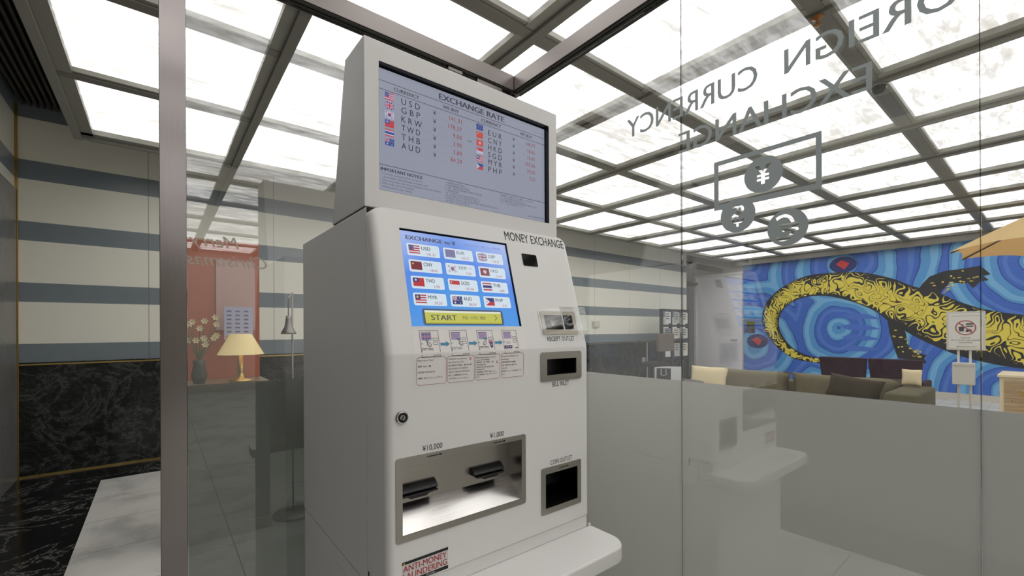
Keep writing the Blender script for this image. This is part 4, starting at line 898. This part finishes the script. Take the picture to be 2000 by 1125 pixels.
# sign stand
WS = pbr('white_powder_coat', srgb(206, 202, 194), .4)
ss = thing('sign_stand', 'white two-post stand with a no food or drink sign and small leaflet box', 'sign stand', (6, .58, 0))
for y_ in (.635, .555): b = B(); b.tube((6.012, y_, .021), (6.012, y_, 1.10), .009, 12); b.build('post', WS, ss, True)
B().box((5.86, .44, 0), (6.16, .75, .02)).build('base', WS, ss, bevel=.005)
sb = B().box((5.985, .453, 1.078), (6.0, .714, 1.447)).build('sign_board', WS, ss, bevel=.003)
s_sg = lambda y, z, d=0: (5.9835-d, -y, z)                       # board faces the camera (-X): left is +Y
b = B(); cy_, cz_ = -.583, 1.292; rect(b, s_sg, -.698, 1.095, -.469, 1.43, pbr('sign_face', srgb(222, 219, 212), .4), 0)
b.build('sign_face', None, sb); b = B()
RD = pbr('sign_red', srgb(168, 52, 56), .5); rp = [(cy_+.070*math.cos(2*math.pi*j/40), cz_+.070*math.sin(2*math.pi*j/40)) for j in range(40)]; ri = [(cy_+.0625*math.cos(2*math.pi*j/40), cz_+.0625*math.sin(2*math.pi*j/40)) for j in range(40)]
b.ring(rp, ri, s_sg, .0018, .0026, RD)
poly(b, s_sg, [(cy_-.048, cz_+.008), (cy_-.008, cz_+.008), (cy_-.013, cz_-.036), (cy_-.043, cz_-.036)], GREYINK, .0008); line(b, s_sg, [(cy_-.030, cz_+.008), (cy_-.022, cz_+.030), (cy_-.012, cz_+.032)], .004, GREYINK, .0008)
for q, h in ((.036, .012), (.024, .006), (.010, .010)): poly(b, s_sg, rrect(cy_+.002, cz_+q-h/2, cy_+.050, cz_+q+h/2, h*.45, 3), GREYINK, .0008)
disc(b, s_sg, cy_+.012, cz_-.030, .012, GREYINK, .0008); disc(b, s_sg, cy_+.028, cz_-.026, .014, pbr('sign_grey', srgb(120, 120, 120), .5), .0010)
line(b, s_sg, [(cy_-.046, cz_+.046), (cy_+.046, cz_-.046)], .0085, RD, .0018)
b.build('no_food_symbol', None, sb); b = B()
put_text(b, 'PLEASE', s_sg, cy_-.033, 1.190, .011, width=.066, mat=GREYINK, d=.0008); put_text(b, 'NO FOOD OR DRINK', s_sg, cy_-.100, 1.168, .011, width=.200, mat=GREYINK, d=.0008); put_text(b, 'ALLOWED', s_sg, cy_-.045, 1.146, .011, width=.090, mat=GREYINK, d=.0008)
b.build('sign_text', None, sb)
b = B(); rect(b, s_sg, cy_-.10, 1.403, cy_+.10, 1.4045, GREYINK, .0008); b.build('sign_rule', None, sb); b = B(); line(b, s_sg, [(cy_-.055, 1.112), (cy_+.07, 1.112)], .003, GREYINK, .0008); disc(b, s_sg, cy_-.055, 1.112, .005, GREYINK, .001, 6); b.build('sign_rule', None, sb)
b = B(); b.box((5.93, .520, .752), (6.0, .670, .960)); lb_ = b.build('leaflet_box', WS, ss, bevel=.004); B().box((5.922, .523, .935), (5.9295, .667, .955)).build('box_rim', WS, lb_); B().box((5.922, .523, .757), (5.9295, .667, .775)).build('box_rim', WS, lb_)
# wooden podium
wd = thing('wooden_podium', 'light wooden podium with an emblem at the right edge of the photo', 'podium', (5.7, .1, 0))
B().box((5.50, -.32, .0), (5.95, .338, .88)).build('body', pbr('pale_wood_edge', srgb(222, 206, 172), .5), wd, bevel=.004)
B().box((5.492, -.29, .03), (5.4995, .312, .85)).build('front_panel', mk_wood(), wd)
B().box((5.47, -.34, .881), (5.97, .35, .900)).build('top', pbr('pale_wood_edge', (1, 1, 1, 1)), wd, bevel=.003)
s_pd = lambda y, z, d=0: (5.4915-d, -y, z); GOLD = pbr('ochre_print', srgb(170, 128, 44), .5)
b = B()
for a in (60, 150, 230, 320): poly(b, s_pd, [(-.19+.012*math.cos(math.radians(a)), .752+.008*math.sin(math.radians(a))), (-.19+.045*math.cos(math.radians(a-22)), .752+.028*math.sin(math.radians(a-22))), (-.19+.052*math.cos(math.radians(a)), .752+.036*math.sin(math.radians(a))), (-.19+.045*math.cos(math.radians(a+22)), .752+.028*math.sin(math.radians(a+22)))], GOLD)
b.build('flower_emblem', None, wd); b = B(); put_text(b, 'FLOWER', s_pd, -.272, .672, .020, width=.17, mat=pbr('brown_print', srgb(142, 112, 72), .6)); put_text(b, 'SINCE', s_pd, -.235, .638, .015, width=.08, mat=pbr('brown_print', srgb(142, 112, 72), .6)); b.v = b.v; b.build('podium_text', None, wd)
# parasol
pc = Vector((8.29, -.23, 0)); CAN = mk_canopy(); h_e, h_a, RR = 2.25, 2.86, 1.22
um = thing('parasol', 'cream and tan market parasol at the upper right, reaching in from outside the photo', 'parasol', pc)
b = B(); NB = 8; SUB = 6; pts = []
def ep(j, t, s_): # rib j, t between ribs, s_ 0 apex..1 edge
    a0, a1 = 2*math.pi*j/NB+.38, 2*math.pi*(j+1)/NB+.38; P0 = Vector((math.cos(a0), math.sin(a0), 0)); P1 = Vector((math.cos(a1), math.sin(a1), 0)); p = P0.lerp(P1, t)
    sag = math.sin(math.pi*t)*s_*s_*.05
    r_ = RR*s_*(1-sag*.9); return pc+Vector((p.x*r_, p.y*r_, h_a-(h_a-h_e)*(s_**1.15)+sag*.6))
for j in range(NB):
    for q in range(6):
        for k_ in range(8):
            b.face([ep(j, q/6, k_/8), ep(j, (q+1)/6, k_/8), ep(j, (q+1)/6, (k_+1)/8), ep(j, q/6, (k_+1)/8)])
b.build('canopy', CAN, um, True, weld=True)
for j in range(NB): b = B(); b.tube(ep(j, 0, .02)-Vector((0, 0, .03)), ep(j, 0, .99)-Vector((0, 0, .02)), .010, 8); b.build('rib', DKL, um)
b = B(); b.tube((pc.x, pc.y, .08), (pc.x, pc.y, h_a+.04), .025, 16); b.build('pole', DKL, um, True); b = B(); b.lathe([(.28, 0), (.28, .05), (.06, .079)], (pc.x, pc.y, 0), 32); b.build('base', DKL, um, True)
# side table with the white box
tb = thing('side_table', 'small dark round table behind the frosted glass band, holding the white box', 'table', (3.27, 2.0, 0))
b = B(); b.lathe([(.24, .845), (.24, .868)], (3.27, 2.0, 0), 40); b.build('tabletop', DKL, tb, True); b = B(); b.lathe([(.02, .02), (.02, .8445)], (3.27, 2.0, 0), 16); b.build('pole', STEEL_H, tb, True); b = B(); b.lathe([(.18, 0), (.18, .0195)], (3.27, 2.0, 0), 32); b.build('base', DKL, tb, True)
wc = pbr('white_carton', srgb(214, 216, 220), .4)
# the box: dark printed face towards the camera on its left, white side on the right
c0, c1, c2 = Vector((3.155, 2.085, 0)), Vector((3.255, 1.995, 0)), Vector((3.335, 1.955, 0)); c3 = c0+(c2-c1)
b = B(); z0, z1 = .8685, .985; n_ = 4; ring_ = [c0, c1, c2, c3]
tp_ = [Vector((p.x, p.y, z1)) for p in ring_]; tp_[0].z += -.002; bt_ = [Vector((p.x, p.y, z0)) for p in ring_]
b.face(bt_, wc); b.face(tp_, wc)
for j in range(4): b.face([bt_[j], bt_[(j+1) % 4], tp_[(j+1) % 4], tp_[j]], wc)
bx = tag(b.build('smile_box', None), 'white box with a dark smiling face panel on the little table by the glass', 'box')
ex = (c1-c0).normalized(); nn_ = Vector((ex.y, -ex.x, 0))
if nn_.x > 0: nn_ = -nn_
def s_bx(x, z, d=0): p = c0+ex*x+nn_*(d+.0004); return (p.x, p.y, z0+z)
b = B(); poly(b, s_bx, [(.014, .012), (.128, .008), (.130, .104), (.016, .107)], pbr('charcoal_print', srgb(52, 54, 62), .5)); b.build('dark_panel', None, bx)
b = B(); wh = pbr('white_print', srgb(220, 222, 224), .5)
line(b, s_bx, [(.052, .068), (.052, .096)], .006, wh, .0012); line(b, s_bx, [(.090, .068), (.090, .096)], .006, wh, .0012); line(b, s_bx, [(.046+.0065*j, 0.062-.016*math.sin(math.pi*j/8)) for j in range(9)], .005, wh, .0012); b.build('smiling_face', None, bx)
# magazine rack by the striped wall
RK = pbr('black_metal_rack', srgb(26, 28, 32), .4)
mr = thing('magazine_rack', 'tall black rack of leaflets against the far striped wall', 'rack', (8.65, 5.35, 0))
b = B()
for x_ in (8.14, 8.48, 8.80, 9.14): b.box((x_, 5.33, 0), (x_+.05, 5.39, 1.70))
for z_ in (.1, .62, 1.02, 1.33, 1.66): b.box((8.14, 5.325, z_), (9.19, 5.395, z_+.045))
b.build('frame', None, mr) if False else b.build('frame', RK, mr)
B().box((8.1, 5.2, 0), (9.22, 5.6, .03)).build('base', RK, mr)
cols_ = [srgb(200, 200, 196), srgb(206, 208, 206), srgb(176, 180, 176), srgb(214, 212, 200), srgb(120, 130, 130), srgb(206, 196, 190)]
k_ = 0
for z_, h in ((1.40, .24), (1.08, .22), (.70, .28)):
    for x_ in (8.22, 8.56, 8.88):
        k_ += 1
        names = {1: 'upper left', 2: 'upper middle', 3: 'upper right', 4: 'centre left', 5: 'centre', 6: 'centre right', 7: 'lower left', 8: 'lower middle', 9: 'lower right'}
        o = tag(B().box((x_, 5.30, z_), (x_+.20, 5.318, z_+h)).build('leaflet', pbr('leaflet_paper_%s' % 'abcdef'[k_ % 6], cols_[k_ % 6], .5)), 'pale printed leaflet in the %s slot of the black rack' % names[k_], 'leaflet', 'leaflets in the rack')
        b = B(); fl_ = lambda x, z, d=0: (x, 5.2995-d, z)
        for q in range(3): rect(b, fl_, x_+.02, z_+h-.05-.05*q, x_+.14+.02*(q % 2), z_+h-.03-.05*q, GREYINK)
        b.build('printed_lines', None, o)
ch = thing('dining_chair', 'brown upholstered chair in front of the leaflet rack', 'chair', (7.9, 4.9, 0))
BR = mk_fabric('taupe_upholstery', srgb(104, 94, 86)); cx_, cy_ = 7.55, 4.75
B().box((cx_-.26, cy_-.03, .86), (cx_+.26, cy_+.03, 1.20)).build('backrest', BR, ch, bevel=.02)
B().box((cx_-.26, cy_+.02, .56), (cx_+.26, cy_+.48, .64)).build('seat', mk_fabric('charcoal_upholstery', srgb(48, 48, 52)), ch, bevel=.02)
for sx in (-.22, .22): b = B(); b.box((cx_+sx-.018, cy_-.02, 0), (cx_+sx+.018, cy_+.02, .90)); b.build('leg', DKL, ch); b = B(); b.box((cx_+sx-.018, cy_+.43, 0), (cx_+sx+.018, cy_+.47, .559)); b.build('leg', DKL, ch)
# dark shelf seen through the doorway
sh = thing('bookcase', 'dark shelving with small orange and pale items beyond the far doorway', 'shelves', (10.6, 7.6, 0))
b = B(); b.box((10.2, 7.5, 0), (10.25, 7.9, 2.2)); b.box((11.5, 7.5, 0), (11.55, 7.9, 2.2)); b.box((10.251, 7.88, 0), (11.499, 7.9, 2.2))
for z_ in (.05, .5, .95, 1.35, 1.75, 2.16): b.box((10.251, 7.5, z_), (11.499, 7.879, z_+.03))
b.build('frame', RK, sh)
# ceiling fittings
sp = tag(B().lathe([(.004, -.045), (.020, -.040), (.006, -.030), (.010, -.012), (.030, -.004), (.030, 0)], (2.66, .79, ZC-.0285), 20).build('sprinkler', pbr('copper_bronze', srgb(150, 98, 48), .35, .8), smooth=True), 'small bronze sprinkler head under the ceiling beam crossing at the top of the photo', 'sprinkler')
dm = thing('dome_camera', 'small black dome camera under the ceiling beam among the sign letters', 'camera', (3.73, .76, ZC))
b = B(); b.lathe([(.046, -.012), (.050, 0)], (3.73, .76, ZC-.0285), 24); b.build('mount', BEAM2, dm, True)
b = B(); b.lathe([(.004, -.056), (.022, -.052), (.036, -.038), (.042, -.020), (.042, -.0125)], (3.73, .76, ZC-.0285), 24); b.build('dome', BLACK, dm, True)

# the rack and its leaflets stand a little proud of the wall
mr.location.y -= .13
for o in COL.objects:
    if o.name.split('.')[0] == 'leaflet': o.location.y -= .13
